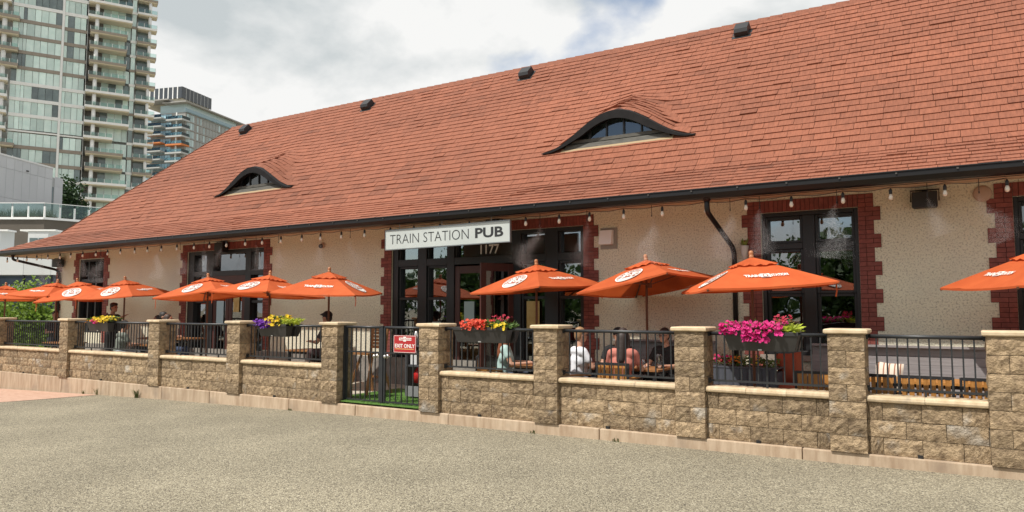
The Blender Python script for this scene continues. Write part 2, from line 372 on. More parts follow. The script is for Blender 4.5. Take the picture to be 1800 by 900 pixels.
def coping_mesh(l):
    m = MB(); prof = [(-.015, .605), (-.045, .618), (-.052, .64), (-.045, .668), (-.02, .682), (.24, .682), (.24, .605)]
    n = len(prof); vs = [(x, y, z) for x in (0, l) for y, z in prof]
    m.add(vs, [tuple(range(n)), tuple(range(2*n-1, n-1, -1))]+[(i, i+n, (i+1) % n+n, (i+1) % n) for i in range(n)])
    return m.mesh('coping_stone', M_coping)
COPE = coping_mesh(1.0)
def build_bays():
    rnd = random.Random(9)
    for i, (a, b) in enumerate(BAYS):
        if WLAB[i] is None: continue
        L = b-a; t = thing('low_wall', WLAB[i], 'wall', (a, .075, 0), 0, 'low block walls between the pillars')
        m = MB(); m.box(0, L, .014, .19, 0, .6); m.build('mortar_core', M_core, t)
        for k in range(3):
            x = -.4*rnd.choice((.25, .5, .6)) if k != 1 else -.4*rnd.choice((.0, .05, .9))
            while x < L-.01:
                x0 = max(x, 0); x1 = min(x+.4, L)
                if x1-x0 > .03:
                    link('block', rnd.choice(WALL), t, (x0+J/2, rnd.uniform(-.006, .004), k*.2+.002), 0, ((x1-x0-J)/(.4-J), 1, 1))
                x += .4
        n = max(2, round(L/.58)); w = L/n; sx = 0
        for k in range(n):
            wk = w*rnd.uniform(.93, 1.07) if k < n-1 else L-sx
            link('coping_stone', COPE, t, (sx+.002, rnd.uniform(-.003, .003), rnd.uniform(-.002, .002)), 0, (wk-.004, 1, 1)); sx += wk
        # weep hole near the foot
        m = MB(); m.box(L*.42, L*.42+.05, -.032, .02, .0, .035); m.build('weep_hole', M_dark, t)
        # railing
        r = thing('railing', RLAB[i], 'railing', (a, .19, 0), 0, 'steel railings between the pillars')
        m = MB(); m.tube([(-.0, 0, 1.375), (L, 0, 1.375)], .024, 10); m.build('top_rail', M_rail, r, smooth=True)
        m = MB(); m.box(.0, L, -.014, .014, .738, .765); m.build('bottom_rail', M_rail, r)
        nb = max(3, round(L/.112)); me = MB().box(-.0085, .0085, -.0085, .0085, .765, 1.36).mesh('baluster', M_rail)
        for k in range(1, nb): link('baluster', me, r, (k*L/nb, 0, 0))
        fm = MB().box(-.012, .012, -.012, .012, .682, .738).mesh('rail_foot', M_rail)
        for q in ((.22, .78) if L > 2 else (.5,)): link('rail_foot', fm, r, (L*q, 0, 0))
        em = MB().box(-.012, .012, -.03, .03, -.035, .035).mesh('mounting_plate', M_rail)
        for x in (.013, L-.013):
            for z in (1.375, .752): link('mounting_plate', em, r, (x, 0, z))
build_bays()

# ------------------------------------------------------------------ double gate
def build_gate():
    mx = -8.79
    for side, (x0, x1) in (('l', (-9.66, -8.845)), ('r', (-8.735, -7.83))):
        g = thing('gate_leaf', 'black steel gate leaf hung on the hinge pillar' if side == 'l' else 'black steel gate leaf carrying the red exit sign', 'gate', (x0, .19, 0), 0, 'two leaves of the patio gate')
        L = x1-x0
        m = MB(); m.tube([(0, 0, 1.375), (L, 0, 1.375)], .024, 10); m.build('top_rail', M_rail, g, smooth=True)
        for z in (.93, .075): MB().box(0, L, -.015, .015, z-.013, z+.013).build('cross_rail', M_rail, g)
        for x in (.0, L): MB().box(x-.018, x+.018, -.018, .018, .06, 1.37).build('stile', M_rail, g)
        n = 7; me = MB().box(-.0085, .0085, -.0085, .0085, .088, 1.36).mesh('baluster', M_rail)
        for k in range(1, n): link('baluster', me, g, (k*L/n, 0, 0))
        kx = L-.07 if side == 'l' else .07
        kn = MB(); kn.tube([(kx, -.015, .87), (kx, -.05, .87)], .012, 8); kn.ball((kx, -.075, .87), .034, 12, 8)
        kn.tube([(kx, -.016, .87), (kx, -.022, .87)], .036, 12)
        kn.build('door_knob', mat('steel', (.55, .53, .50), .3, metal=.9), g, smooth=True)
        if side == 'l':
            for z in (.28, 1.12): MB().tube([(-.035, -.01, z-.045), (-.035, -.01, z+.045)], .013, 8).build('hinge', mat('steel', (.55, .53, .50), .3, metal=.9), g)
    p = MB(); p.box(-.028, .028, -.03, .03, -.02, 1.385); p.box(-.034, .034, -.036, .036, 1.385, 1.40)
    tag(p.build('gate_post', M_rail, None, (mx, .19, 0)), 'square black steel post where the gate leaves meet', 'post')
    hp = MB(); hp.box(-.022, .022, -.025, .025, -.0, 1.40)
    tag(hp.build('hinge_post', M_rail, None, (-9.685, .17, 0)), 'slim black steel hinge post against the gate pillar', 'post')
    s = thing('exit_sign', 'red rectangular exit only sign with white lettering on the gate', 'sign', (-8.25, .155, 0))
    M_red = mat('sign_red', (.42, .022, .025), .5); M_w = mat('sign_white', (.82, .80, .76), .5)
    bevel(MB().box(-.25, .25, -.006, .006, .945, 1.245).build('plate', M_red, s), .003)
    f = MB()
    for x0, x1, z0, z1 in ((-.245, .245, 1.234, 1.24), (-.245, .245, .95, .956), (-.245, -.239, .95, 1.24), (.239, .245, .95, 1.24)): f.box(x0, x1, -.0075, -.006, z0, z1)
    f.build('border', M_w, s)
    def put(txt, size, bold, cx, z, m, name):
        vs, fs = text_geo(txt, size, bold, align='CENTER'); o = MB(); o.add([(v.x+cx, -.008, v.y+z) for v in vs], fs); o.build(name, m, s)
    put('EXIT ONLY', .088, .0024, 0, 1.035, M_w, 'lettering')
    put('TRAIN', .036, .001, -.062, 1.168, M_red, 'emblem_lettering'); put('STATION', .036, .001, .075, 1.168, M_red, 'emblem_lettering')
    e = MB(); e.box(-.125, .15, -.0072, -.006, 1.158, 1.205); e.box(-.03, .03, -.0075, -.006, 1.14, 1.222); e.build('emblem', M_w, s)
    MB().box(-.205, .205, -.008, -.006, 1.005, 1.017).build('underline', mat('sign_gold', (.70, .42, .16), .5), s)
    c = MB(); c.tube([(-.02, -.01, .87+.0), (-.02, .0, .9)], .01)
build_gate()
# ------------------------------------------------------------------ station building
YF = 3.0; XC = -25.92; XR = 9.0; OV = 1.25; YG = YF-OV; XG = XC-OV; ZG = 3.60
YK, ZK = 2.97, 4.17; YR, ZR = 6.83, 8.16
FS = (ZK-ZG)/(YK-YG); MS = (ZR-ZK)/(YR-YK)
FL = math.hypot(YK-YG, ZK-ZG); ML = math.hypot(YR-YK, ZR-ZK); SL = FL+ML
def prof(y):                       # roof height over plan distance
    return ZG+(y-YG)*FS if y < YK else ZK+(y-YK)*MS
def s2y(s): return YG+s/FL*(YK-YG) if s < FL else YK+(s-FL)/ML*(YR-YK)
DORM = [-16.96, -5.88]; DY0 = 3.85; DH = .70; DW = 1.66; DK = .60
def bump(x, y):
    if y < DY0-1e-4: return 0
    d = 0
    for xc in DORM:
        u = (x-xc)/DW
        if abs(u) < 1:
            f = .5+.5*math.cos(math.pi*u); q = DH*f-DK*(y-DY0); e = .16*f; d = max(d, .5*(q+math.sqrt(q*q+e*e))-.5*e*max(0, 1-(y-DY0)/.3)*.2)
    return d
def rz(x, y): return prof(y)+bump(x, y)
bld = thing('station_building', 'long low station building with stucco walls and red shingle roof', 'building', (0, 0, 0))
# openings: x0,x1,z0,z1, brick widths
OPEN = [(-24.5, -23.03, .95, 3.30), (-18.72, -15.46, .03, 3.31), (-11.08, -6.22, .03, 3.31), (-2.89, -1.40, .95, 3.31), (.62, 2.11, .95, 3.31)]
def build_walls():
    m = MB(); x = XC; T = .32; top = 3.72
    for (a, b, z0, z1) in OPEN:
        m.box(x, a, YF, YF+T, -.3, top); m.box(a, b, YF+.0, YF+T, z1, top)
        if z0 > .1: m.box(a, b, YF, YF+T, -.3, z0)
        x = b
    m.box(x, XR, YF, YF+T, -.3, top)
    yb = YF+2*(YR-YF)
    m.box(XC, XC+T, YF+T, yb, -.5, top); m.box(XR-T, XR, YF+T, yb, -.5, top); m.box(XC+T, XR-T, yb-T, yb, -.5, top)
    m.build('wall', M_stucco, bld)
    # stone plinth course
    MB().box(XC-.02, XR, YF-.04, YF, -.3, .62).build('plinth', mat('plinth_stone', (.20, .18, .16), .9, (.30, .28, .25), 5, 6, .01, 30), bld)
    # interior
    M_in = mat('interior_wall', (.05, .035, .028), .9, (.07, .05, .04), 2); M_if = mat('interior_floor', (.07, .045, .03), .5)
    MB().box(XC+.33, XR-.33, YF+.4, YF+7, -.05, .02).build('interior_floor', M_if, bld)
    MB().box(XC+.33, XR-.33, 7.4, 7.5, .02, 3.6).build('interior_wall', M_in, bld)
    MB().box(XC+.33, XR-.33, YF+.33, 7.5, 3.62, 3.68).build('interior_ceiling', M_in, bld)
build_walls()
def build_bricks():
    CH = .0717; out = []
    for (a, b, z0, z1) in OPEN:
        n = int(3.31/CH)
        for side in (-1, 1):
            for k in range(n+3):
                z = 3.31+.205-(k+1)*CH+.0
                if z < .62: break
                wide = (k//3) % 2 == 1
                w = .32 if wide else .225
                if k < 3: w = .225
                cut = .21 if k % 2 == 0 else .105
                xs = [0, cut, w] if w-cut > .05 else [0, cut-.1, w]
                for p, q in zip(xs, xs[1:]):
                    x0, x1 = (a-q, a-p) if side < 0 else (b+p, b+q)
                    out.append((x0+.004, x1-.004, z+.004, z+CH-.004))
            # joint backing
        ns = round((b-a)/.072); w = (b-a)/ns
        for k in range(ns): out.append((a+k*w+.004, a+(k+1)*w-.004, 3.315, 3.512))
    # corner quoins at the far end of the facade
    for k in range(34):
        z = 1.0+k*CH; wide = (k//3) % 2 == 1; w = .34 if wide else .22
        if z+CH > 3.1: break
        out.append((XC-.004, XC+w*.5-.004, z+.004, z+CH-.004)); out.append((XC+w*.5+.004, XC+w, z+.004, z+CH-.004))
    for (a, b, z0, z1) in OPEN:
        jb = MB(); k = 0
        while True:
            z = 3.515-(k+3)*CH
            if z < .6: break
            w = .32 if (k//3) % 2 == 1 else .225
            for x0, x1 in ((a-w, a), (b, b+w)): jb.box(x0+.002, x1-.002, YF-.006, YF+.01, z, z+3*CH)
            k += 3
        jb.box(a-.0, b+.0, YF-.006, YF+.01, 3.312, 3.513)
        jb.build('brick_joint', M_mortar_red, bld)
    camp = Vector(cam.location)
    def size(r):
        x = (r[0]+r[1])/2; z = (r[2]+r[3])/2
        vis = (z > 1.30 if x > -8 else z > 1.42) and x < .75
        return ((r[1]-r[0])*(r[3]-r[2])/((Vector((x, YF, z))-camp).length**3)) if vis else 0
    out.sort(key=size, reverse=True)
    cache = {}; rnd = random.Random(4)
    for r in out[:300]:
        k = (round(r[1]-r[0], 3), round(r[3]-r[2], 3))
        if k not in cache:
            m = MB(); m.box(-k[0]/2, k[0]/2, -.016, .004, -k[1]/2, k[1]/2, .5); cache[k] = m.mesh('brick', M_brick, tone=True)
        link('brick', cache[k], bld, ((r[0]+r[1])/2, YF-rnd.uniform(.0, .003), (r[2]+r[3])/2))
    m = MB()
    for r in out[300:]: m.box(r[0], r[1], YF-.016-rnd.uniform(0, .003), YF+.004, r[2], r[3], rnd.random())
    tag(m.build('bricks', M_brick, bld, tone=True), kind='stuff')
build_bricks()

# ---- windows and doors: frame mesh with panes as its children
def frame_unit(name, bars, panes, m=M_frame, yb=YF+.08, gy=YF+.16, extra=None):
    f = MB()
    for x0, x1, z0, z1, d in bars: f.box(x0, x1, yb-d, yb+.10, z0, z1)
    o = bevel(f.build(name, m, bld), .006, 1)
    for x0, x1, z0, z1 in panes:
        p = MB(); p.box(x0-.01, x1+.01, gy-.004, gy+.004, z0-.01, z1+.01); p.build('pane', M_glass, o)
    return o
def sash_window(a, b, z0, z1, zt=2.74, zm=1.955):
    bars = [(a, a+.06, z0, z1, .05), (b-.06, b, z0, z1, .05), (a+.06, b-.06, z1-.07, z1, .045), (a+.06, b-.06, z0, z0+.07, .055)]
    c = (a+b)/2; bars += [(c-.095, c+.095, z0+.07, z1-.07, .048), (a+.06, c-.095, zt-.05, zt+.05, .04), (c+.095, b-.06, zt-.05, zt+.05, .04)]
    panes = []
    for x0, x1 in ((a+.06, c-.095), (c+.095, b-.06)):
        for zz0, zz1, dd in ((zt+.05, z1-.07, .02), (zm, zt-.05, .01), (z0+.07, zm, -.02)):
            bars += [(x0, x0+.045, zz0, zz1, dd), (x1-.045, x1, zz0, zz1, dd), (x0+.045, x1-.045, zz1-.05, zz1, dd-.002), (x0+.045, x1-.045, zz0, zz0+.045, dd-.002)]
            panes.append((x0+.045, x1-.045, zz0+.045, zz1-.05))
    o = frame_unit('window', bars, panes)
    MB().box(a-.05, b+.05, YF-.06, YF+.06, z0-.09, z0).build('sill', mat('sill_stone', (.30, .26, .22), .8), o)
    return o
for i in (3, 4): sash_window(*OPEN[i])
def build_far_window():
    a, b, z0, z1 = OPEN[0]; zt = 2.60
    bars = [(a, a+.07, z0, z1, .05), (b-.07, b, z0, z1, .05), (a+.07, b-.07, z1-.07, z1, .045), (a+.07, b-.07, z0, z0+.07, .055), (a+.07, b-.07, zt-.06, zt+.06, .04)]
    panes = []; n = 3; w = (b-a-.14)/n
    for k in range(n):
        if k: bars.append((a+.07+k*w-.04, a+.07+k*w+.04, z0+.07, zt-.06, .04)); bars.append((a+.07+k*w-.04, a+.07+k*w+.04, zt+.06, z1-.07, .04))
        panes += [(a+.11+k*w, a+.03+(k+1)*w, z0+.07, zt-.06), (a+.11+k*w, a+.03+(k+1)*w, zt+.06, z1-.07)]
    frame_unit('window', bars, panes)
build_far_window()
def build_entry():
    a, b, z0, z1 = OPEN[2]; zt = 2.72
    posts = [(a, -10.92), (-10.34, -10.10), (-9.53, -9.34), (-7.86, -7.66), (-7.08, -6.80), (-6.28, b)]
    bars = [(p, q, z0, z1, .05) for p, q in posts]
    gaps = [(posts[i][1], posts[i+1][0]) for i in range(len(posts)-1)]
    panes = []
    for i, (x0, x1) in enumerate(gaps):
        bars += [(x0, x1, z1-.08, z1, .044), (x0, x1, zt-.07, zt+.09, .046)]
        bars += [(x0, x0+.04, zt+.09, z1-.08, .01), (x1-.04, x1, zt+.09, z1-.08, .01)]
        panes.append((x0+.04, x1-.04, zt+.09, z1-.08))
        if i == 2: continue
        bars += [(x0, x1, z0, .55, .02), (x0, x0+.045, .55, zt-.07, .01), (x1-.045, x1, .55, zt-.07, .01), (x0+.045, x1-.045, 1.90, 1.96, .012), (x0+.045, x1-.045, zt-.12, zt-.07, .008)]
        panes += [(x0+.045, x1-.045, .55, 1.90), (x0+.045, x1-.045, 1.96, zt-.12)]
    o = frame_unit('entry_frame', bars, panes)
    o['label'] = 'black timber entrance frame with tall sidelights and transoms'
    # house number on the transom
    vs, fs = text_geo('1177', .26, .0045, align='CENTER'); t = MB(); t.add([(v.x-8.52, YF+.145, v.y*1.05+2.87) for v in vs], fs); t.build('house_number', mat('number_white', (.75, .72, .66), .5), o)
    # closed leaf
    def leaf(name, w, loc, ang, label):
        m = MB(); H = 2.62; z = .04
        m.box(0, .13, 0, .045, z, H); m.box(w-.13, w, 0, .045, z, H); m.box(.13, w-.13, 0, .045, H-.16, H); m.box(.13, w-.13, 0, .045, z, .55); m.box(.13, w-.13, .001, .044, 1.02, 1.12)
        d = bevel(m.build(name, M_door, bld, loc, ang), .005, 1); d['label'] = label
        for zz0, zz1 in ((1.12, H-.16), (.55, 1.02)): MB().box(.125, w-.125, .018, .026, zz0-.005, zz1+.005).build('pane', M_glass, d)
        MB().tube([(w-.06, -.02, 1.0), (w-.06, -.055, 1.02), (w-.06, -.055, 1.28), (w-.06, -.02, 1.3)], .011, 8).build('handle', mat('steel', (.55, .53, .50), .3, metal=.9), d)
        return d
    d = leaf('door', .82, (-9.34, YF+.06, 0), 0, 'closed maroon door leaf with grey menu card on its glass')
    MB().box(.26, .52, -.012, -.004, 1.36, 1.86).build('menu_card', mat('card_grey', (.32, .38, .38), .6), d)
    leaf('door', .80, (-7.87, YF+.05, 0), R(180+68), 'maroon door leaf swung open outwards')
    # posters in the right sidelight
    MB().box(-7.56, -7.26, YF+.10, YF+.104, 1.30, 1.86).build('poster', mat('poster_ochre', (.42, .27, .08), .6, (.55, .40, .16), 5), o)
    MB().box(-9.98, -9.74, YF+.10, YF+.104, 1.0, 1.42).build('poster', mat('card_grey', (.32, .38, .38), .6), o)
build_entry()
def build_left_door():
    a, b, z0, z1 = OPEN[1]; zt = 2.66
    posts = [(a, -18.45), (-17.90, -17.60), (-16.24, -16.02), (-15.52, b)]
    bars = [(p, q, z0, z1, .05) for p, q in posts]; panes = []
    gaps = [(posts[i][1], posts[i+1][0]) for i in range(3)]
    for i, (x0, x1) in enumerate(gaps):
        bars += [(x0, x1, z1-.10, z1, .044), (x0, x1, zt-.06, zt+.08, .046)]; panes.append((x0+.03, x1-.03, zt+.08, z1-.10))
        if i == 1: continue
        bars += [(x0, x1, z0, .6, .02), (x0, x1, 1.86, 1.93, .012)]; panes += [(x0, x1, .6, 1.86), (x0, x1, 1.93, zt-.06)]
    o = frame_unit('side_entry_frame', bars, panes)
    MB().box(-17.6, -16.24, YF+.04, YF+.10, 2.40, zt-.06).build('door_header', M_door, o)
    for k, x in enumerate((-17.59, -16.91)):
        m = MB(); w = .665; H = 2.39; z = .04
        m.box(0, .13, 0, .045, z, H); m.box(w-.13, w, 0, .045, z, H); m.box(.13, w-.13, 0, .045, H-.16, H); m.box(.13, w-.13, 0, .045, z, .6)
        d = bevel(m.build('door', M_door, bld, (x, YF+.05, 0)), .005, 1)
        MB().box(.125, w-.125, .018, .026, .595, H-.155).build('pane', M_glass, d)
        MB().box(.17 if k == 0 else .2, .47 if k == 0 else .44, -.008, -.002, 1.28 if k == 0 else 1.62, 1.92 if k == 0 else 2.1).build('notice', mat('card_blue', (.38, .50, .55), .6) if k == 0 else mat('poster_ochre', (.42, .27, .08), .6), d)
build_left_door()

# ---- roof
def build_roof():
    yb = 2*YR-YG
    deck = MB(); xs = []; x = XG
    while x < XR+OV: xs.append(x); x += .14 if any(abs(x-d) < DW+.2 for d in DORM) else .5
    xs.append(XR+OV)
    ys = [YG, (YG+YK)/2, YK, 3.4, DY0-.002, DY0]+[DY0+.15*i for i in range(1, 10)]+[5.6, 6.2, YR]
    xr_r = lambda y: XR+OV
    vs = []
    for y in ys:
        xl = XG+(y-YG)
        for x in xs:
            xx = max(x, xl); vs.append((xx, y, rz(xx, y)-.014))
    n = len(xs); fs = [(j*n+i, j*n+i+1, (j+1)*n+i+1, (j+1)*n+i) for j in range(len(ys)-1) for i in range(n-1) if not (j == 4 and (bump(xs[i], DY0) > .02 or bump(xs[i+1], DY0) > .02))]
    deck.add(vs, fs)
    # hip end and back slope decks
    for a, b in zip([YG, YK], [YK, YR]):
        ta, tb = a-YG, b-YG
        deck.add([(XG+ta, YG+ta, prof(a)-.014), (XG+tb, YG+tb, prof(b)-.014), (XG+tb, yb-tb, prof(b)-.014), (XG+ta, yb-ta, prof(a)-.014)], [(0, 1, 2, 3)])
        deck.add([(XG+ta, yb-ta, prof(a)-.014), (XG+tb, yb-tb, prof(b)-.014), (XR+OV, yb-tb, prof(b)-.014), (XR+OV, yb-ta, prof(a)-.014)], [(0, 1, 2, 3)])
    deck.add([(XR+OV, YG, prof(YG)-.014), (XR+OV, yb, prof(YG)-.014), (XR+OV, yb-(YK-YG), prof(YK)-.014), (XR+OV, YR, prof(YR)-.014), (XR+OV, YK, prof(YK)-.014)], [(0, 1, 2, 3, 4)])
    roof = deck.build('roof', M_deck, bld); roof['label'] = 'steep red shingle roof with flared eaves'
    rnd = random.Random(21); EXP = .186; rows = int(SL/EXP)
    sh = []          # (verts, tone, importance)
    camp = Vector(cam.location)
    for k in range(rows+1):
        s0 = k*EXP-.03; s1 = min(s0+EXP+.02, SL); ya, yb2 = s2y(max(s0, -.03)), s2y(s1)
        if s0 < 0: ya = YG-.03
        segs = [(ya, yb2)] if not (ya < DY0-.004 < yb2) else None
        x = XG+(ya-YG)-.02+rnd.uniform(-.3, 0)
        while x < XR+OV:
            w = rnd.choice((.2, .26, .31, .35, .4)); x1 = min(x+w, XR+OV+.03)
            th = .020+rnd.uniform(-.004, .006)+(.012 if rnd.random() < .03 else 0)
            near = any(abs((x+x1)/2-d) < DW for d in DORM)
            sg = [(ya, yb2, 0)] if (segs or not near) else [(ya, DY0-.003, 1), (DY0-.06, yb2, 2)]
            tn = noise.noise(Vector((x*.45, k*.9, 3.1)))*.55+noise.noise(Vector((x*.12, k*.25, 9.1)))*.45
            tn = .56+.10*rnd.uniform(-1, 1)+(-.34 if tn > .26 else 0)*rnd.random()+.28*noise.noise(Vector((x*.2, k*.12, 1)))+(-.16 if rnd.random() < .05 else 0)
            for (y0, y1, md) in sg:
                lip = rnd.uniform(-.006, .006)
                def P(xx, y, up):
                    hx = XG+(y-YG)
                    xx = max(xx, hx)
                    b = bump(xx, max(y, DY0)) if md == 2 else (bump(xx, y) if md == 0 else 0)
                    sl = FS if y < YK else MS; c = 1/math.hypot(1, sl)
                    return (xx, y-up*sl*c, prof(y)+b+up*c)
                if x1 <= XG+(y0-YG)+.01 and x1 <= XG+(y1-YG)+.01: continue
                q0 = y0+lip if md != 2 else y0
                v = [P(x+.003, q0, th), P(x1-.003, q0, th), P(x1-.003, y1, .004), P(x+.003, y1, .004), P(x+.003, q0, -.004), P(x1-.003, q0, -.004)]
                c = Vector(v[0]); dd = c-camp
                vis = v[1][0] < 1.2 and md == 0 and (dd.z/dd.length < .46)
                imp = (x1-x)/dd.length**2*(1 if y0 > YK else .45) if vis else 0
                sh.append((v, max(0, min(1, tn)), imp))
            x = x1
    sh.sort(key=lambda a: -a[2])
    F = [(0, 1, 2, 3), (4, 5, 1, 0), (4, 0, 3), (5, 2, 1)]
    for v, t, _ in sh[:300]:
        m = MB(); m.add(v, F, t); m.build('shingle', M_shingle, roof, tone=True)
    m = MB()
    for v, t, _ in sh[300:]: m.add(v, F, t)
    # hip end and back slope courses
    for k in range(rows+1):
        s0 = k*EXP-.03; s1 = min(s0+EXP+.02, SL); ya, y2 = (s2y(s0) if s0 > 0 else YG-.03), s2y(s1)
        y = ya
        while y < yb-(ya-YG):
            w = rnd.choice((.26, .31, .35, .4)); y1 = y+w
            def Q(t, yy, up):
                yy = min(max(yy, t), yb-(t-YG)); return (XG+(t-YG)-up*.6, yy, prof(t)+up*.8)
            if y1 > ya: m.add([Q(ya, y1, .02), Q(ya, y, .02), Q(y2, y, .004), Q(y2, y1, .004), Q(ya, y1, -.004), Q(ya, y, -.004)], F, .55+.15*rnd.uniform(-1, 1))
            y = y1
    tag(m.build('shingles', M_shingle, roof, tone=True), kind='stuff')
    # ridge and hip caps
    cap = MB(); cap.add([(0, -.13, -.125), (0, 0, .035), (0, .13, -.125), (.30, -.12, -.135), (.30, 0, .018), (.30, .12, -.135)], [(0, 3, 4, 1), (1, 4, 5, 2), (0, 1, 2)], .35)
    cm = cap.mesh('ridge_tile', M_shingle, tone=True); x = XG+(YR-YG)
    while x < XR+OV: link('ridge_tile', cm, roof, (x, YR, ZR+.015)); x += .27
    hc = MB(); hc.add([(-.10, .06, -.03), (0, 0, .035), (.06, -.10, -.03), (.10, .29, .13), (.2, .2, .20), (.29, .10, .13)], [(0, 3, 4, 1), (1, 4, 5, 2), (0, 1, 2)], .45)
    t = 0
    while t < YR-YG-.1:
        y = YG+t; sl = FS if y < YK else MS; dz = sl*.2
        h = MB(); h.add([(-.06, .03, -.02), (0, 0, .022), (.03, -.06, -.02), (.14, .23, dz-.03), (.2, .2, dz+.012), (.23, .14, dz-.03)], [(0, 3, 4, 1), (1, 4, 5, 2), (0, 1, 2)], .6+.1*rnd.random())
        h.build('hip_tile', M_shingle, roof, (XG+t, y, prof(y)+.01), tone=True); t += .19
    return roof
roof = build_roof()
def build_dormers():
    for di, xc in enumerate(DORM):
        zb = prof(DY0); N = 48
        f = lambda u: .5+.5*math.cos(math.pi*u)
        fr = MB(); vs = []; fs = []
        # dark curved brow following the shingle edge
        for i in range(N+1):
            u = -1.0+2.0*i/N; zo = zb+DH*f(u)-.012; th = .045+.135*min(1, f(u)*1.6)
            zi = max(zo-th, zb-.012-.03)
            for y in (DY0-.17, DY0+.05): vs += [(xc+u*DW, y+.0*u, zo+(.0 if y > DY0 else -.075*1)), (xc+u*DW, y, zi-(0 if y > DY0 else .06))]
        for i in range(N):
            a = i*4; b = a+4
            fs += [(a, a+1, b+1, b), (a, b, b+2, a+2), (a+1, a+3, b+3, b+1), (a+2, b+2, b+3, a+3)]
        fr.add(vs, fs)
        d = fr.build('eyebrow_dormer', mat('dormer_trim', (.008, .007, .007), .6, (.014, .012, .012), 5, spec=.2), bld); d['label'] = 'eyebrow dormer with dark curved brow and small panes'
        # recessed window: glass sheet strips per pane, bars, sill
        yw = DY0+.02; inner = lambda x: zb+DH*f((x-xc)/DW)-.13
        half = 1.02; xs = [-1.02, -.60, -.22, .16, .54, .98] if di else [-1.0, -.62, -.24, .14, .52, .96]
        for p, q in zip(xs, xs[1:]):
            g = MB(); n = 5; top = [(xc+p+.016+(q-p-.032)*i/n) for i in range(n+1)]
            v = [(x, yw, zb+.13) for x in top]+[(x, yw, max(inner(x)-.0, zb+.135)) for x in top]
            g.add(v, [(i, i+1, n+2+i, n+1+i) for i in range(n)]); g.build('pane', M_eyeglass, d)
        for x in xs[1:-1]: MB().box(xc+x-.017, xc+x+.017, yw-.03, yw+.02, zb+.1, max(inner(xc+x)+.03, zb+.15)).build('glazing_bar', M_frame, d)
        back = MB(); bx = [xc-1.2+.1*i for i in range(25)]; by = yw+.22; back.add([(x, by, zb-.1) for x in bx]+[(x, by, max(rz(x, by)-.03, zb-.09)) for x in bx], [(i, i+1, 26+i, 25+i) for i in range(24)]); back.build('attic_wall', mat('attic_dark', (.16, .19, .19), .8), d)
        s = MB(); s.hexa([(xc-1.16, DY0-.09, zb-.06), (xc+1.16, DY0-.09, zb-.06), (xc+1.16, DY0+.03, zb-.06), (xc-1.16, DY0+.03, zb-.06), (xc-1.12, DY0-.06, zb+.035), (xc+1.12, DY0-.06, zb+.035), (xc+1.12, DY0+.03, zb+.06), (xc-1.12, DY0+.03, zb+.06)])
        s.box(xc-1.05, xc+1.05, DY0-.02, DY0+.03, zb+.061, zb+.13)
        s.build('sill', mat('old_timber', (.07, .065, .055), .8, (.12, .115, .10), 6, stretch=(1, 6, 6)), d)
        MB().hexa([(xc-1.22, DY0-.135, prof(DY0-.135)+.012), (xc+1.22, DY0-.135, prof(DY0-.135)+.012), (xc+1.22, DY0-.06, prof(DY0-.06)+.012), (xc-1.22, DY0-.06, prof(DY0-.06)+.012), (xc-1.22, DY0-.135, prof(DY0-.135)+.03), (xc+1.22, DY0-.135, prof(DY0-.135)+.03), (xc+1.22, DY0-.06, prof(DY0-.06)+.03), (xc-1.22, DY0-.06, prof(DY0-.06)+.03)]).build('flashing', mat('flashing', (.36, .26, .15), .7), d)
build_dormers()
def build_vents():
    m = MB(); pr = [(-.17, .0), (-.17, .13), (-.10, .20), (.20, .20), (.24, .0)]; n = len(pr)
    m.add([(x, p, q) for x in (-.17, .17) for p, q in pr], [tuple(range(n-1, -1, -1)), tuple(range(n, 2*n))]+[(i, (i+1) % n, (i+1) % n+n, i+n) for i in range(n)])
    m.box(-.24, .24, -.24, .24, -.005, .008)
    me = m.mesh('roof_vent', M_dark); ang = math.atan(MS)
    for x in (-20.84, -15.17, -9.56, -3.98, 1.6):
        o = link('roof_vent', me, bld, (x, 6.46, prof(6.46)+.02)); o.rotation_euler = (ang, 0, 0); o.scale = (.86, .86, .86)
build_vents()
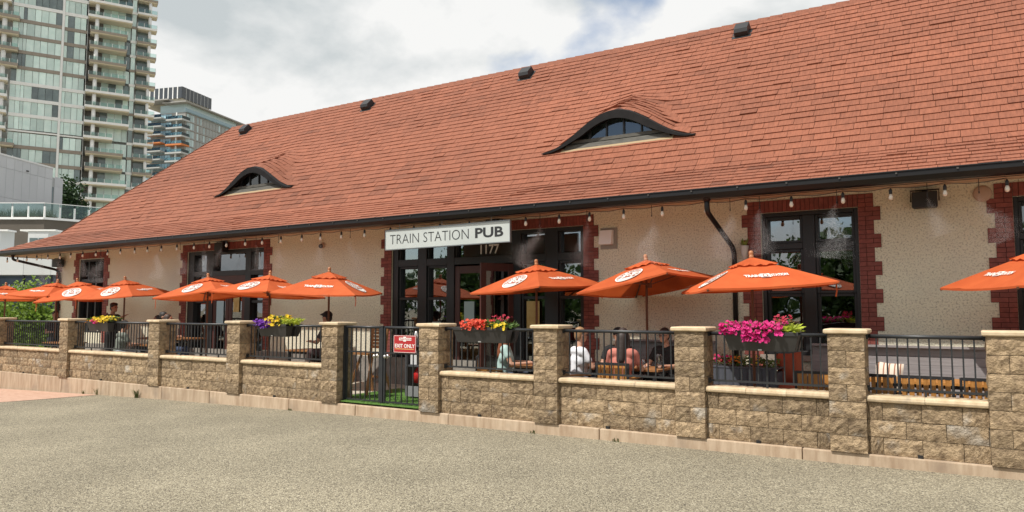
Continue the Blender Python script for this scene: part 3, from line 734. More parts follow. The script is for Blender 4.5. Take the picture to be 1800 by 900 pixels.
def build_gutter():
    # half-round-ish gutter run along the eave, returning round the far corner
    pr = [(-.125, 0), (-.135, -.006), (-.135, -.02), (-.122, -.026), (-.125, -.085), (-.085, -.15), (-.02, -.16), (.03, -.165), (.03, .0), (.02, .0), (.02, -.13), (-.06, -.13), (-.105, -.07), (-.11, -.004)]
    n = len(pr); g = MB()
    x0, x1 = XG, XR+OV; ybk = 2*YR-YG
    ring = [[(XG+p, ybk, ZG+q-.0) for p, q in pr], [(XG+p, YG+p, ZG+q) for p, q in pr], [(x1, YG+p, ZG+q) for p, q in pr]]
    vs = [v for r in ring for v in r]
    g.add(vs, [(k*n+i, k*n+(i+1) % n, (k+1)*n+(i+1) % n, (k+1)*n+i) for k in range(2) for i in range(n)]+[tuple(range(n)), tuple(range(3*n-1, 2*n-1, -1))])
    gt = g.build('gutter', M_gutter, bld)
    # hangers
    x = XG+.5; hm = MB().box(-.012, .012, -.142, -.135, -.05, -.028).mesh('gutter_bracket', mat('bracket_metal', (.12, .11, .10), .4, metal=.6))
    while x < 3: link('gutter_bracket', hm, gt, (x, YG, ZG)); x += .72
    # fascia and sloped soffit
    s = MB(); zi = 3.56; zo = ZG-.155
    s.add([(XG, YG+.03, zo), (x1, YG+.03, zo), (x1, YF+.02, zi), (XC, YF+.02, zi), (XG+.03, ybk, zo), (XC, ybk-1.0, zi)], [(0, 1, 2, 3), (0, 3, 5, 4)])
    s.build('soffit', M_soffit, bld)
    f = MB(); f.box(XG+.0, x1, YG+.03, YG+.06, ZG-.15, ZG+.0); f.box(XG+.03, XG+.06, YG+.06, ybk, ZG-.15, ZG+.0); f.build('fascia', M_gutter, bld)
    # downspouts
    def spout(pts, nm):
        # round the corners of the path
        out = [Vector(pts[0])]
        for i in range(1, len(pts)-1):
            a, b, c = (Vector(pts[i-1]), Vector(pts[i]), Vector(pts[i+1])); r = min(.16, (b-a).length*.45, (c-b).length*.45)
            p, q = b+(a-b).normalized()*r, b+(c-b).normalized()*r
            for t in (0, .25, .5, .75, 1): out.append(p.lerp(b, t).lerp(b.lerp(q, t), t))
        out.append(Vector(pts[-1]))
        m = MB(); m.tube(out, .042, 10); m.tube([Vector(pts[0])+Vector((0, 0, .06)), Vector(pts[0])+Vector((0, 0, .0)), Vector(pts[0])-Vector((0, 0, .05))], [.085, .075, .045], 12)
        o = m.build('downspout', M_gutter, bld, smooth=True)
        return o
    spout([(-3.43, YG+.02, ZG-.15), (-3.43, YG+.02, ZG-.36), (-3.33, YF-.06, 2.72), (-3.33, YF-.06, .05)], 'a')
    spout([(-26.2, YG+.02, ZG-.15), (-26.2, YG+.02, ZG-.30), (-25.62, YF-.06, 2.98), (-25.62, YF-.06, .05)], 'b')
build_gutter()
# ------------------------------------------------------------------ hanging sign
def build_sign():
    x0, x1 = -10.16, -7.12; y = 1.78; L = x1-x0
    t = thing('hanging_sign', 'long white train station pub sign hanging from the eave', 'sign', (x0, y, 2.925))
    t.rotation_euler = (0, -R(.5), 0)
    bevel(MB().box(0, L, -.02, .02, 0, .385).build('board', mat('sign_face', (.46, .50, .49), .45, (.53, .565, .55), 1.2), t), .004)
    f = MB(); M_al = mat('sign_edge', (.30, .31, .31), .35, metal=.7)
    for a, b, c, d in ((-.012, L+.012, .385, .402), (-.012, L+.012, -.017, 0), (-.012, 0, 0, .385), (L, L+.012, 0, .385)): MB().box(a, b, -.028, .028, c, d).build('edge_trim', M_al, t)
    M_ink = mat('sign_ink', (.022, .024, .026), .5)
    def fit(txt, xa, xb, h, bold, nm):
        vs, fs = text_geo(txt, 1, bold); ax = min(v.x for v in vs); bx = max(v.x for v in vs); az = min(v.y for v in vs); bz = max(v.y for v in vs)
        m = MB(); sx = (xb-xa)/(bx-ax); sz = h/(bz-az)
        m.add([(xa+(v.x-ax)*sx, -.0225, .10+(v.y-az)*sz) for v in vs], fs); m.build(nm, M_ink, t)
    fit('TRAIN STATION', .12, 2.11, .195, -.012, 'lettering'); fit('PUB', 2.26, 2.90, .195, .030, 'bold_lettering')
    for x in (.36, 1.45, 2.62):
        c = MB(); c.tube([(x, 0, .40), (x, 0, .60)], .006, 6); c.tube([(x-.02, 0, .40), (x+.02, 0, .40)], .012, 6); c.build('hanger', M_al, t)
build_sign()
# ------------------------------------------------------------------ string lights and misting line under the eave
def build_lights():
    t = thing('string_light', 'string of clear bulbs hanging under the gutter', 'string lights', (0, YG+.08, 3.40))
    M_bulb = glass('bulb_glass', (.9, .86, .78), .18, .05)
    xs = []; x = .51
    while x > -27: xs.append(x); x -= .60+.14*((len(xs)*37 % 10)/10)
    w = MB(); pts = []
    for a, b in zip(xs, xs[1:]):
        for k in range(6): q = k/6; pts.append((a+(b-a)*q, 0, .01-.035*math.sin(math.pi*q)))
    w.tube(pts, .005, 5); w.build('wire', M_dark, t)
    sk = MB().lathe([(.008, -.005), (.014, -.02), (.022, -.035), (.022, -.085), (.018, -.09)], 8).mesh('socket', M_dark, True)
    bu = MB().lathe([(.016, -.09), (.026, -.115), (.030, -.14), (.024, -.165), (.008, -.178)], 10).mesh('bulb', mat('bulb', (.75, .66, .55), .25, spec=.8), True)
    for i, x in enumerate(xs):
        ob = link('bulb', bu, t, (x, 0, 0)); link('socket', sk, ob)
    ml = thing('misting_line', 'thin misting pipe with drop nozzles under the gutter', 'misting line', (0, YG+.14, 3.44))
    MB().tube([(-26.5, 0, .0), (2.5, 0, .0)], .006, 6).build('pipe', M_dark, ml)
    nm = MB().tube([(0, 0, 0), (0, -.0, -.17)], .005, 6).tube([(0, 0, -.17), (0, 0, -.20)], .009, 6).mesh('nozzle', M_dark)
    for x in NOZ: link('nozzle', nm, ml, (x, 0, 0))
NOZ = [-24.6, -23.5, -22.2, -21.2, -18.3, -17.4, -16.4, -15.7, -14.4, -13.6, -12.2, -11.3, -6.55, -5.6, -4.4, -3.1, -2.65, -1.55, -.4, .2]
build_lights()
# ------------------------------------------------------------------ fittings on the facade
def build_fittings():
    v = thing('wall_vent', 'white square vent hood on the stucco right of the entrance', 'vent', (-5.68, YF, 3.03))
    MB().box(-.17, .17, -.02, 0, -.2, .2).build('back_plate', mat('vent_plate', (.30, .28, .24), .6), v)
    MB().hexa([(-.15, -.16, -.12), (.10, -.16, -.12), (.10, -.021, -.12), (-.15, -.021, -.12), (-.15, -.10, .15), (.10, -.10, .15), (.10, -.021, .15), (-.15, -.021, .15)]).build('hood', mat('vent_white', (.86, .86, .85), .5), v)
    d = MB(); d.lathe([(.12, 0), (.12, .02), (.09, .035), (.04, .045), (.0, .045)], 20); o = d.build('alarm_disc', mat('disc_beige', (.48, .34, .26), .5), smooth=True); o.location = (.26, YF, 3.38); o.rotation_euler = (R(90), 0, 0)
    tag(o, 'round beige cover disc high on the stucco wall', 'alarm')
    def speaker(loc, w, h, dp, lab):
        s = thing('loudspeaker', lab, 'speaker', loc)
        bevel(MB().hexa([(-w/2, -dp, -h/2), (w/2, -dp, -h/2), (w/2*.9, 0, -h/2), (-w/2*.9, 0, -h/2), (-w/2, -dp, h/2), (w/2, -dp, h/2), (w/2*.9, 0, h/2), (-w/2*.9, 0, h/2)]).build('cabinet', M_dark, s), .012)
        MB().tube([(-w/2-.015, -dp*.5, -.02), (-w/2-.015, -dp*.5, h/2+.03), (w/2+.015, -dp*.5, h/2+.03), (w/2+.015, -dp*.5, -.02)], .012, 6).build('bracket', M_dark, s)
        MB().box(-.04, .04, -.06, .0, h/2+.02, h/2+.045).build('wall_mount', M_dark, s)
    speaker((-.47, YF-.03, 3.33), .34, .24, .18, 'black loudspeaker on the stucco right of the tall window')
    speaker((-25.55, YF-.05, 3.22), .42, .26, .2, 'black loudspeaker pair at the far facade corner')
    speaker((-17.05, YF-.03, 3.36), .36, .26, .2, 'black loudspeaker over the maroon double door')
    speaker((-8.15, YF-.10, 3.42), .36, .16, .2, 'black loudspeaker tucked behind the hanging sign')
    c = thing('security_camera', 'small dome camera on the stucco between the double door and the sign', 'camera', (-13.3, YF-.01, 3.25))
    MB().lathe([(.07, 0), (.07, .03), (.05, .05)], 14).build('mount', mat('disc_beige', (.48, .34, .26), .5), c).rotation_euler = (R(90), 0, 0)
    MB().ball((0, -.07, -.02), .055).build('dome', M_dark, c, smooth=True)
    # wall lantern by the downspout
    l = thing('flower_sconce', 'small white wall vase with greenery by the downspout', 'vase', (-3.15, YF-.02, 2.72))
    MB().lathe([(.03, -.20), (.05, -.1), (.075, .04), (.07, .05)], 10, (0, -.08, 0)).build('vase', mat('vase_white', (.55, .53, .48), .4), l, smooth=True)
    m = MB(); r = random.Random(8)
    for i in range(26):
        a = r.uniform(0, 6.28); p = Vector((math.cos(a)*r.uniform(0, .05), -.08+math.sin(a)*r.uniform(0, .05), .05)); q = p+Vector((math.cos(a)*.05, math.sin(a)*.05, r.uniform(.05, .14))); s = Vector((-math.sin(a), math.cos(a), 0))*.015
        m.add([p, p.lerp(q, .5)+s, q, p.lerp(q, .5)-s], [(0, 1, 2, 3)])
    m.build('sprigs', mat('sprig', (.22, .28, .05), .6), l)
build_fittings()

# ------------------------------------------------------------------ umbrellas
UM = [  # peak x, y, z, yaw, tilt x, tilt y, first panel
 (-26.1, 1.57, 2.50, 66, -1.7, -.6, 1, 'orange square umbrella at the far end before the leafy shrub'),
 (-22.45, 1.35, 2.51, 10, -4.2, 1.1, 1, 'orange square umbrella beside the far building corner'),
 (-21.57, 1.47, 2.53, 45, 8.0, -3.6, 0, 'orange square umbrella in front of the far small window'),
 (-19.48, 1.65, 2.54, 22, 4.7, -1.1, 0, 'orange square umbrella whose pole the waiter holds'),
 (-15.68, 1.53, 2.52, 16, .8, -6.5, 0, 'orange square umbrella covering the left leaf of the maroon double door'),
 (-13.30, 1.42, 2.51, 4, -3.8, .4, 0, 'orange square umbrella at the right jamb of the maroon double door'),
 (-11.27, 1.27, 2.52, 25, 1.5, 2.7, 1, 'orange square umbrella between purple petunias and gate'),
 (-6.62, 1.88, 2.55, 76, 1.5, -3.5, 1, 'orange square umbrella before the entrance sidelights'),
 (-4.56, 2.02, 2.57, 79, -3.0, -9.2, 1, 'orange square umbrella tilted over the seated group'),
 (-2.65, 1.32, 2.50, 30, 1.3, -2.9, 1, 'orange square umbrella over the magenta petunia planter'),
 (.86, 1.70, 2.52, 27, 2.5, -3.1, 0, 'orange square umbrella over the slatted chairs by the stained pillar')]
def logo_round():
    """badge outline pieces: white disc and brown marks, in panel plane units"""
    w = MB(); b = MB(); n = 40
    def ring(m, r0, r1, z, a0=0, a1=2*math.pi, k=n):
        vs = []
        for i in range(k+1):
            a = a0+(a1-a0)*i/k; vs += [(r0*math.cos(a), r0*math.sin(a), z), (r1*math.cos(a), r1*math.sin(a), z)]
        m.add(vs, [(2*i, 2*i+1, 2*i+3, 2*i+2) for i in range(k)])
    ring(w, .0, .19, 0)
    ring(b, .164, .172, 1); ring(b, .096, .103, 1)
    txt = 'TRAIN STATION PUB * 1896 *'[:17]
    for i, ch in enumerate(txt):
        if ch == ' ': continue
        vs, fs = text_geo(ch, .066, .0016, align='CENTER'); a = R(215-i*250/16); ca, sa = math.cos(a), math.sin(a)
        m = [(v.x, v.y+.110) for v in vs]; b.add([(-(-x*sa)*1.0*1+y*ca if False else y*ca+x*sa, y*sa-x*ca, 1) for x, y in m], fs)
    # locomotive front: boiler ring, lamp, buffer beam
    ring(b, .034, .052, 1, k=20); b.add([(-.07, -.075, 1), (.07, -.075, 1), (.06, -.05, 1), (-.06, -.05, 1)], [(0, 1, 2, 3)])
    b.add([(-.02, .055, 1), (.02, .055, 1), (.025, .078, 1), (-.025, .078, 1)], [(0, 1, 2, 3)]); ring(b, 0, .014, 1, k=12)
    for m_ in (w, b): m_.v = [(x*1.25, y*1.25, z) for x, y, z in m_.v]
    return w, b
def logo_word():
    w = MB(); b = MB()
    for txt, xa, xb in (('TRAIN', -.29, -.075), ('STATION', .075, .31)):
        vs, fs = text_geo(txt, .1, .0035); ax = min(v.x for v in vs); bx = max(v.x for v in vs); h = max(v.y for v in vs)
        w.add([(xa+(v.x-ax)/(bx-ax)*(xb-xa), (v.y/h-.5)*.072, 0) for v in vs], fs)
    w.add([(-.068, -.055, 0), (.068, -.055, 0), (.068, .055, 0), (-.068, .055, 0)], [(0, 1, 2, 3)])
    vs = [(r*math.cos(2*math.pi*i/20), r*math.sin(2*math.pi*i/20), 1) for i in range(20) for r in (.026, .040)]
    b.add(vs, [(2*i, 2*i+1, (2*i+3) % 40, (2*i+2) % 40) for i in range(20)]); b.add([(-.05, -.046, 1), (.05, -.046, 1), (.045, -.034, 1), (-.045, -.034, 1)], [(0, 1, 2, 3)])
    return w, b
LR = logo_round(); LW = logo_word()
def build_umbrellas():
    S = 1.76; DR = .41; h = S/2; rnd = random.Random(6)
    def panel(k, u, v, lift=0):
        """u in -1..1 along the edge, v in 0..1 from peak to edge"""
        a = k*math.pi/2; x = u*h*v; y = -h*v; sag = (1-u*u)*v*(1-v)*.05+(1-u*u)*(v**3)*.025
        z = -DR*v**1.06-sag+lift
        if v < .30: z += .0
        return Vector((x*math.cos(a)-y*math.sin(a), x*math.sin(a)+y*math.cos(a), z))
    for (px, py, pz, yaw, tx, ty, first, lab) in UM:
        t = thing('patio_umbrella', lab, 'umbrella', (px, py, 0), 0, 'orange umbrellas over the patio')
        rot = (Matrix.Rotation(R(ty), 4, 'Y') @ Matrix.Rotation(R(tx), 4, 'X') @ Matrix.Rotation(R(yaw), 4, 'Z'))
        T = Matrix.Translation((0, 0, pz-.07)) @ rot
        c = MB(); NU, NV = 14, 10; wr = rnd.uniform(0, 9)
        for k in range(4):
            vs = []
            for j in range(NV+1):
                v = .235+(1-.235)*j/NV
                for i in range(NU+1):
                    u = -1+2*i/NU; p = panel(k, u, v); p.z += (.012*noise.noise(Vector((p.x*3+wr, p.y*3, k)))+.010*noise.noise(Vector((u*5+wr, v*1.5, k*3.3))))*(1-abs(u)); vs.append(T @ p)
            n = NU+1; c.add(vs, [(j*n+i, (j)*n+i+1, (j+1)*n+i+1, (j+1)*n+i) for j in range(NV) for i in range(NU)])
            # hem
            hv = [T @ panel(k, -1+2*i/NU, 1) for i in range(n)]; c.add(hv+[q-Vector((0, 0, .028)) for q in hv], [(i, i+1, n+i+1, n+i) for i in range(NU)])
        can = c.build('canopy', M_canopy, t, smooth=True)
        vt = MB()
        for k in range(4):
            vs = []
            for j in range(4):
                v = .02+.30*j/3
                for i in range(NU+1):
                    u = -1+2*i/NU; vs.append(T @ (panel(k, u, v, .030)+Vector((0, 0, .012*math.sin(i*1.7+k+wr)*(j == 3)))))
            n = NU+1; vt.add(vs, [(j*n+i, j*n+i+1, (j+1)*n+i+1, (j+1)*n+i) for j in range(3) for i in range(NU)])
        vt.build('vent_flap', M_canopy, can)
        for k in range(4):
            w, b = (LR, LW)[(k+first) % 2]
            for src, mt, nm, lf in ((w, M_white, 'logo', .016), (b, M_print, 'logo_marks', .019)):
                m = MB(); vs = []
                for x, y, z in src.v:
                    vv = .66-y/math.hypot(h, DR); vs.append(T @ panel(k, x/(h*vv), vv, lf))
                m.add(vs, src.f); m.build(nm, mt, can)
        # pole, finial, ribs, stretchers, hub, tie
        ax = rot @ Vector((0, 0, 1)); top = Vector((0, 0, pz-.07)); base = Vector((0, 0, .05))
        MB().tube([base, top-Vector((0, 0, .5)), top+ax*.03], .021, 10).build('pole', M_pole, t, smooth=True)
        fi = MB().lathe([(.024, .0), (.034, .02), (.036, .05), (.028, .055), (.034, .075), (.036, .095), (.026, .118), (.006, .128)], 10).build('finial', M_finial, t, smooth=True); fi.location = top+ax*.0; fi.rotation_euler = rot.to_euler()
        hub = T @ Vector((0, 0, -.40)); MB().tube([hub+Vector((0, 0, .03)), hub-Vector((0, 0, .05))], .042, 10).build('hub', M_pole, t)
        for k in range(4):
            e = T @ (panel(k, 1, 1)-Vector((0, 0, .03))); s = T @ Vector((0, 0, -.04)); MB().bar(s, e, .022, .028).build('rib', M_pole, t)
            MB().bar(hub, s.lerp(e, .52), .016, .02).build('strut', M_pole, t)
            f = T @ (panel((k+2) % 4, 0, 1)-Vector((0, 0, .03)));
        q = T @ panel(first, -.92, .98); l = rnd.uniform(.18, .30)
        tie = MB(); pts = [q, q+Vector((.01, -.012, -.05)), q+Vector((.015, -.01, -l*.6)), q+Vector((.0, -.01, -l))]
        for a_, b_ in zip(pts, pts[1:]): tie.bar(a_, b_, .018, .004, (0, 1, 0))
        tie.build('tie_strap', M_canopy, t)
        bs = MB().lathe([(.24, .03), (.24, .06), (.20, .085), (.05, .10), (.035, .30), (.024, .31)], 18); bs.build('base', mat('base_iron', (.02, .02, .02), .6), t)
build_umbrellas()
# ------------------------------------------------------------------ planters on the rails
def leaf_cloud(m, n, box, ln, wd, rnd, up=.5, droop=0):
    """scatter pointed leaves through a box (x0,x1,y0,y1,z0,z1)"""
    x0, x1, y0, y1, z0, z1 = box
    for i in range(n):
        p = Vector((rnd.uniform(x0, x1), rnd.uniform(y0, y1), rnd.uniform(z0, z1)))
        d = Vector((rnd.uniform(-1, 1), rnd.uniform(-1, 1), rnd.uniform(-.3, 1)*up-droop)).normalized(); l = ln*rnd.uniform(.6, 1.2)
        s = d.cross(Vector((rnd.uniform(-1, 1), rnd.uniform(-1, 1), rnd.uniform(-1, 1)))).normalized()*wd*.5
        m.add([p, p+d*l*.45+s, p+d*l, p+d*l*.45-s], [(0, 1, 2, 3)], rnd.random())
def blossom_cloud(m, n, box, r, rnd, face=(0, -1, .6)):
    x0, x1, y0, y1, z0, z1 = box; fv = Vector(face)
    for i in range(n):
        u = rnd.random()
        p = Vector((rnd.uniform(x0, x1), rnd.uniform(y0, y1), rnd.uniform(z0, z1)))
        nz = (fv+Vector((rnd.uniform(-.9, .9), rnd.uniform(-.9, .9), rnd.uniform(-.5, .9)))).normalized(); a = nz.orthogonal().normalized(); b = nz.cross(a); rr_ = r*rnd.uniform(.7, 1.15)
        vs = [p-nz*rr_*.35]
        for k in range(10):
            q = rr_*(1 if k % 2 == 0 else .72); t = 2*math.pi*k/10; vs.append(p+(a*math.cos(t)+b*math.sin(t))*q)
        m.add(vs, [(0, 1+k, 1+(k+1) % 10) for k in range(10)], rnd.random())
def flower_mat(nm, c, c2): return mat('petal_'+nm, c, .6, c2, 9, trans=.25, attr=.2)
PET = dict(yellow=flower_mat('yellow', (.72, .50, .015), (.80, .62, .04)), magenta=flower_mat('magenta', (.55, .012, .16), (.66, .03, .24)), purple=flower_mat('purple', (.13, .02, .30), (.20, .04, .42)), red=flower_mat('red', (.62, .05, .025), (.75, .12, .06)), crimson=flower_mat('crimson', (.36, .015, .04), (.5, .03, .07)), orange=flower_mat('orange', (.7, .2, .02), (.75, .3, .04)))
M_lime = mat('lime_leaf', (.34, .42, .03), .6, (.50, .56, .06), 6, trans=.3, attr=.25)
M_fol = mat('planter_leaf', (.06, .12, .02), .6, (.13, .22, .04), 6, trans=.3, attr=.3)
BOXES = [(-18.17, -17.24, 'grey rail planter by the waiter', [('yellow pansies in the planter by the waiter', 'yellow', .38, 1.0, 'M', 1.50, 0), ('magenta petunia in the planter by the waiter', 'magenta', .30, .62, 'F', 1.44, .03), ('orange speckled greenery in the planter by the waiter', 'orange', .0, .34, 'L', 1.43, 0)]),
         (-11.9, -11.06, 'black rail planter of purple and yellow flowers', [('purple petunias spilling from the planter left of the gate', 'purple', -.06, .52, 'F', 1.47, .05), ('yellow pansies behind the purple petunias', 'yellow', .34, .82, 'M', 1.55, 0), ('lime green foliage plant beside the yellow pansies', 'lime', .78, 1.10, 'L', 1.49, 0)]),
         (-7.09, -6.05, 'black rail planter right of the exit sign', [('red orange geraniums in the planter right of the gate', 'red', .18, .62, 'F', 1.50, .0), ('yellow flowers beside the red geraniums', 'yellow', .60, .98, 'L', 1.46, 0), ('tall crimson flowers behind the yellow ones', 'crimson', .70, .93, 'T', 1.58, 0)]),
         (-2.70, -1.78, 'black rail planter under the umbrella by the tall window', [('magenta petunias trailing over the planter front', 'magenta', -.05, .80, 'F', 1.51, .09), ('lime green leaves beside the magenta petunias', 'lime', .74, .97, 'L', 1.47, 0), ('tall crimson blooms above the magenta petunias', 'crimson', .66, .86, 'T', 1.60, 0)])]
def build_planters():
    rnd = random.Random(31)
    for x0, x1, lab, plants in BOXES:
        t = thing('flower_box', lab, 'planter', (x0, 0, 0), 0, 'planters hung on the railings'); L = x1-x0
        m = MB(); i = .055
        m.hexa([(i, .03, 1.165), (L-i, .03, 1.165), (L-i, .15, 1.165), (i, .15, 1.165), (0, -.02, 1.375), (L, -.02, 1.375), (L, .155, 1.375), (0, .155, 1.375)])
        m.hexa([(i, .23, 1.165), (L-i, .23, 1.165), (L-i, .34, 1.165), (i, .34, 1.165), (0, .225, 1.375), (L, .225, 1.375), (L, .38, 1.375), (0, .38, 1.375)])
        m.box(0, L, -.02, .38, 1.402, 1.410); m.box(0, L, -.028, -.012, 1.362, 1.41); m.box(0, L, .372, .388, 1.362, 1.41)
        bevel(m.build('box', M_planter, t), .006)
        mm = MB(); mm.hexa([(L*.46, .010, 1.172), (L*.51, .010, 1.172), (L*.51, .02, 1.172), (L*.46, .02, 1.172), (L*.46, .004, 1.190), (L*.51, .004, 1.190), (L*.51, .016, 1.190), (L*.46, .016, 1.190)]); mm.build('maker_tag', mat('tag', (.5, .5, .5), .4), t)
        for lb, colr, a, b, kind, zt, trail in plants:
            p = thing('flowering_plant', lb, 'flowers', (x0, 0, 1.40)); A, B = a*L, b*L; w = B-A; zz = zt-1.40
            lm = MB(); bm = MB(); fm = M_lime if colr == 'lime' else M_fol
            if kind == 'T':
                leaf_cloud(lm, 60, (A, B, .05, .3, 0, zz*.75), .07, .02, rnd, .9); blossom_cloud(bm, 34, (A, B, .02, .3, zz*.62, zz+.03), .022, rnd, (0, -.6, 1))
            else:
                leaf_cloud(lm, int(190*w/.5) if kind != 'L' else int(330*w/.4), (A, B, -.0, .34, .0, zz), .08 if kind != 'L' else .10, .035 if kind != 'L' else .03, rnd, .6)
                nb = {'M': 130, 'F': 150, 'L': 26}[kind]*w/.5
                if colr != 'lime': blossom_cloud(bm, int(nb*.65), (A, B, -.06, .3, zz*.35, zz+.03), .036 if colr != 'red' else .034, rnd, (0, -.5, .9)); blossom_cloud(bm, int(nb*.35), (A, B, -.085, -.03, -.02, zz), .034, rnd)
                if trail:
                    blossom_cloud(bm, int(260*trail*2), (A+w*.35, A+w*.82, -.085, -.04, -trail*1.2, .03), .034, rnd); leaf_cloud(lm, int(300*trail), (A+w*.3, A+w*.85, -.07, -.03, -trail*1.1, .03), .05, .02, rnd)
            lm.build('leaves', fm, p, tone=True)
            if bm.v: bm.build('blossoms', PET[colr], p, tone=True)
build_planters()

# ------------------------------------------------------------------ patio furniture
def make_chair(label, x, y, rz_, w=.50):
    t = thing('slat_chair', label, 'chair', (x, y, .03), rz_, 'slatted patio chairs')   # back at -y, faces +y
    for sx in (-1, 1):
        MB().bar((sx*w/2, -.24, 0), (sx*w/2, -.22, .86), .03, .03).build('rear_leg', M_dark, t); MB().bar((sx*w/2, .2, 0), (sx*w/2, .2, .62), .03, .03).build('front_leg', M_dark, t)
        MB().box(sx*w/2-.022, sx*w/2+.022, -.22, .22, .62, .645).build('armrest', M_slat, t)
    MB().box(-w/2, w/2, -.24, -.205, .83, .865).build('back_top', M_dark, t); MB().box(-w/2+.015, w/2-.015, -.238, -.208, .47, .495).build('back_rail', M_dark, t)
    n = 7; g = (w-.03)/n; sm = MB().box(-g*.36, g*.36, -.236, -.212, .495, .83).mesh('back_slat', M_slat)
    for k in range(n): link('back_slat', sm, t, (-w/2+.015+g*(k+.5), 0, 0))
    sm = MB().box(-w/2+.015, w/2-.015, -.026, .026, .43, .45).mesh('seat_slat', M_slat)
    for k in range(7): link('seat_slat', sm, t, (0, -.19+k*.064, 0))
    MB().box(-w/2, w/2, -.21, .22, .405, .43).build('seat_frame', M_dark, t)
for lb, x, y, a, w in [('slatted chair facing away, holding the woman in pale teal', -6.98, .92, -60, .46), ('slatted chair of the man in the white shirt', -5.42, .92, -35, .46), ('wide slatted chair of the long haired woman', -4.55, .78, 0, .52), ('slatted chair half behind the window pillar, beside the red cushion', -1.72, .82, 6, .48),
                       ('slatted chair by the striped pillow', -1.02, .80, 0, .48), ('wide slatted chair in the middle of the right hand bay', -.45, .80, 0, .56), ('slatted chair against the stained pillar', .16, .80, 0, .5)]:
    make_chair(lb, x, y, R(a), w)
def make_table(label, x, y, L, D, h=.74, m=None, rz_=0):
    t = thing('patio_table', label, 'table', (x, y, .03), rz_, 'patio tables'); n = max(3, round(D/.1)); g = D/n
    pm = MB().box(-L/2, L/2, -g/2+.003, g/2-.003, h-.03, h).mesh('table_plank', m or M_table)
    for k in range(n): link('table_plank', pm, t, (0, -D/2+g*(k+.5), 0))
    MB().box(-L/2+.06, L/2-.06, -D/2+.05, D/2-.05, h-.08, h-.03).build('apron', M_dark, t)
    for sx in (-1, 1):
        for sy in (-1, 1): MB().box(sx*(L/2-.08)-.025, sx*(L/2-.08)+.025, sy*(D/2-.07)-.025, sy*(D/2-.07)+.025, 0, h-.08).build('leg', M_dark, t)
make_table('plank table of the seated group', -4.62, 1.42, 1.2, .7)
make_table('small plank table of the woman in pale teal', -6.15, 1.02, .6, .7)
make_table('orange plank table behind the slatted chairs', -.40, 1.52, 1.5, .7, m=M_slat)
make_table('dark table next to the waiter', -18.3, 1.75, .9, .7); make_table('dark table before the maroon double door', -16.6, 1.5, .9, .7, .95); make_table('dark table behind the purple petunias', -12.0, 1.5, .9, .7, .80); make_table('dark table at the far end of the patio', -21.6, 1.2, 1.1, .7)
def make_bench(label, x0, x1, m):
    t = thing('banquette', label, 'bench', (x0, 2.3, .03), 0, 'board benches along the facade'); L = x1-x0
    bm = MB().box(0, L, 0, .03, 0, .118).mesh('back_board', m)
    for k in range(5): link('back_board', bm, t, (0, .12+.02*k, .50+k*.122))
    MB().box(0, L, .10, .24, 1.112, 1.14).build('back_cap', m, t)
    MB().box(0, L, -.42, .12, .42, .47).build('seat', m, t); MB().box(.02, L-.02, -.38, .1, 0, .42).build('base', m, t); MB().box(0, L, .25, .28, 0, 1.11).build('back_panel', m, t)
M_bench = mat('grey_boards', (.22, .20, .20), .7, (.29, .27, .27), 3, stretch=(.6, 8, 8)); M_slate = mat('slate_boards', (.060, .066, .082), .6, (.08, .086, .105), 3, stretch=(8, 8, .6))
make_bench('pale grey board bench along the facade behind the slatted chairs', -2.05, 2.4, M_bench)
make_bench('pale grey board bench behind the seated group', -5.35, -3.55, M_bench)
def pillow(name, lab, loc, size, rot, m, stripes=False):
    w, h, d = size; vs = []; n = 8; fs = []
    for s in (-1, 1):
        for j in range(n+1):
            for i in range(n+1):
                u, v = -1+2*i/n, -1+2*j/n; e = ((1-u**4)*(1-v**4))**.6; vs.append((u*w/2*(1-.06*(1-abs(v))), s*d/2*e, v*h/2*(1-.06*(1-abs(u)))))
    N = (n+1)**2
    for j in range(n):
        for i in range(n): a = j*(n+1)+i; fs += [(a, a+1, a+n+2, a+n+1), (N+a, N+a+n+1, N+a+n+2, N+a+1)]
    b = MB(); b.add(vs, fs); o = b.build(name, m, None, loc, 0, True); o.rotation_euler = rot
    return tag(o, lab, 'cushion')
def stripe_mat():
    m = bpy.data.materials.new('striped_linen'); m.use_nodes = True; N = m.node_tree.nodes; L = m.node_tree.links; b = N['Principled BSDF']; b.inputs['Roughness'].default_value = .9
    tc = N.new('ShaderNodeTexCoord'); w = N.new('ShaderNodeTexWave'); w.inputs['Scale'].default_value = 4.5; w.bands_direction = 'X'; L.new(tc.outputs['Object'], w.inputs[0])
    r = N.new('ShaderNodeValToRGB'); e = r.color_ramp.elements; e[0].position = .12; e[0].color = (.32, .16, .10, 1); e[1].position = .2; e[1].color = (.68, .60, .50, 1); L.new(w.outputs[0], r.inputs[0]); L.new(r.outputs[0], b.inputs['Base Color']); return m
pillow('pillow', 'cream striped pillow leaning on the grey bench', (-.98, 2.18, .72), (.36, .44, .15), (R(-14), R(4), 0), stripe_mat())
M_rust = mat('rust_fabric', (.26, .05, .022), .85, (.31, .07, .03), 6)
pillow('back_cushion', 'rust red cushion standing upright beside the slate planter', (-2.28, 1.98, .80), (.40, .50, .18), (R(-10), R(-6), 0), M_rust)
pillow('seat_cushion', 'rust red seat cushion below the upright one', (-2.22, 1.78, .54), (.55, .5, .14), (R(90), 0, 0), M_rust)
st = thing('cushion_stool', 'low dark stool carrying the rust red cushions', 'stool', (-2.25, 1.85, .03))
MB().box(-.3, .3, -.3, .3, .38, .43).build('seat', M_dark, st)
for sx in (-1, 1):
    for sy in (-1, 1): MB().box(sx*.26-.02, sx*.26+.02, sy*.26-.02, sy*.26+.02, 0, .38).build('leg', M_dark, st)
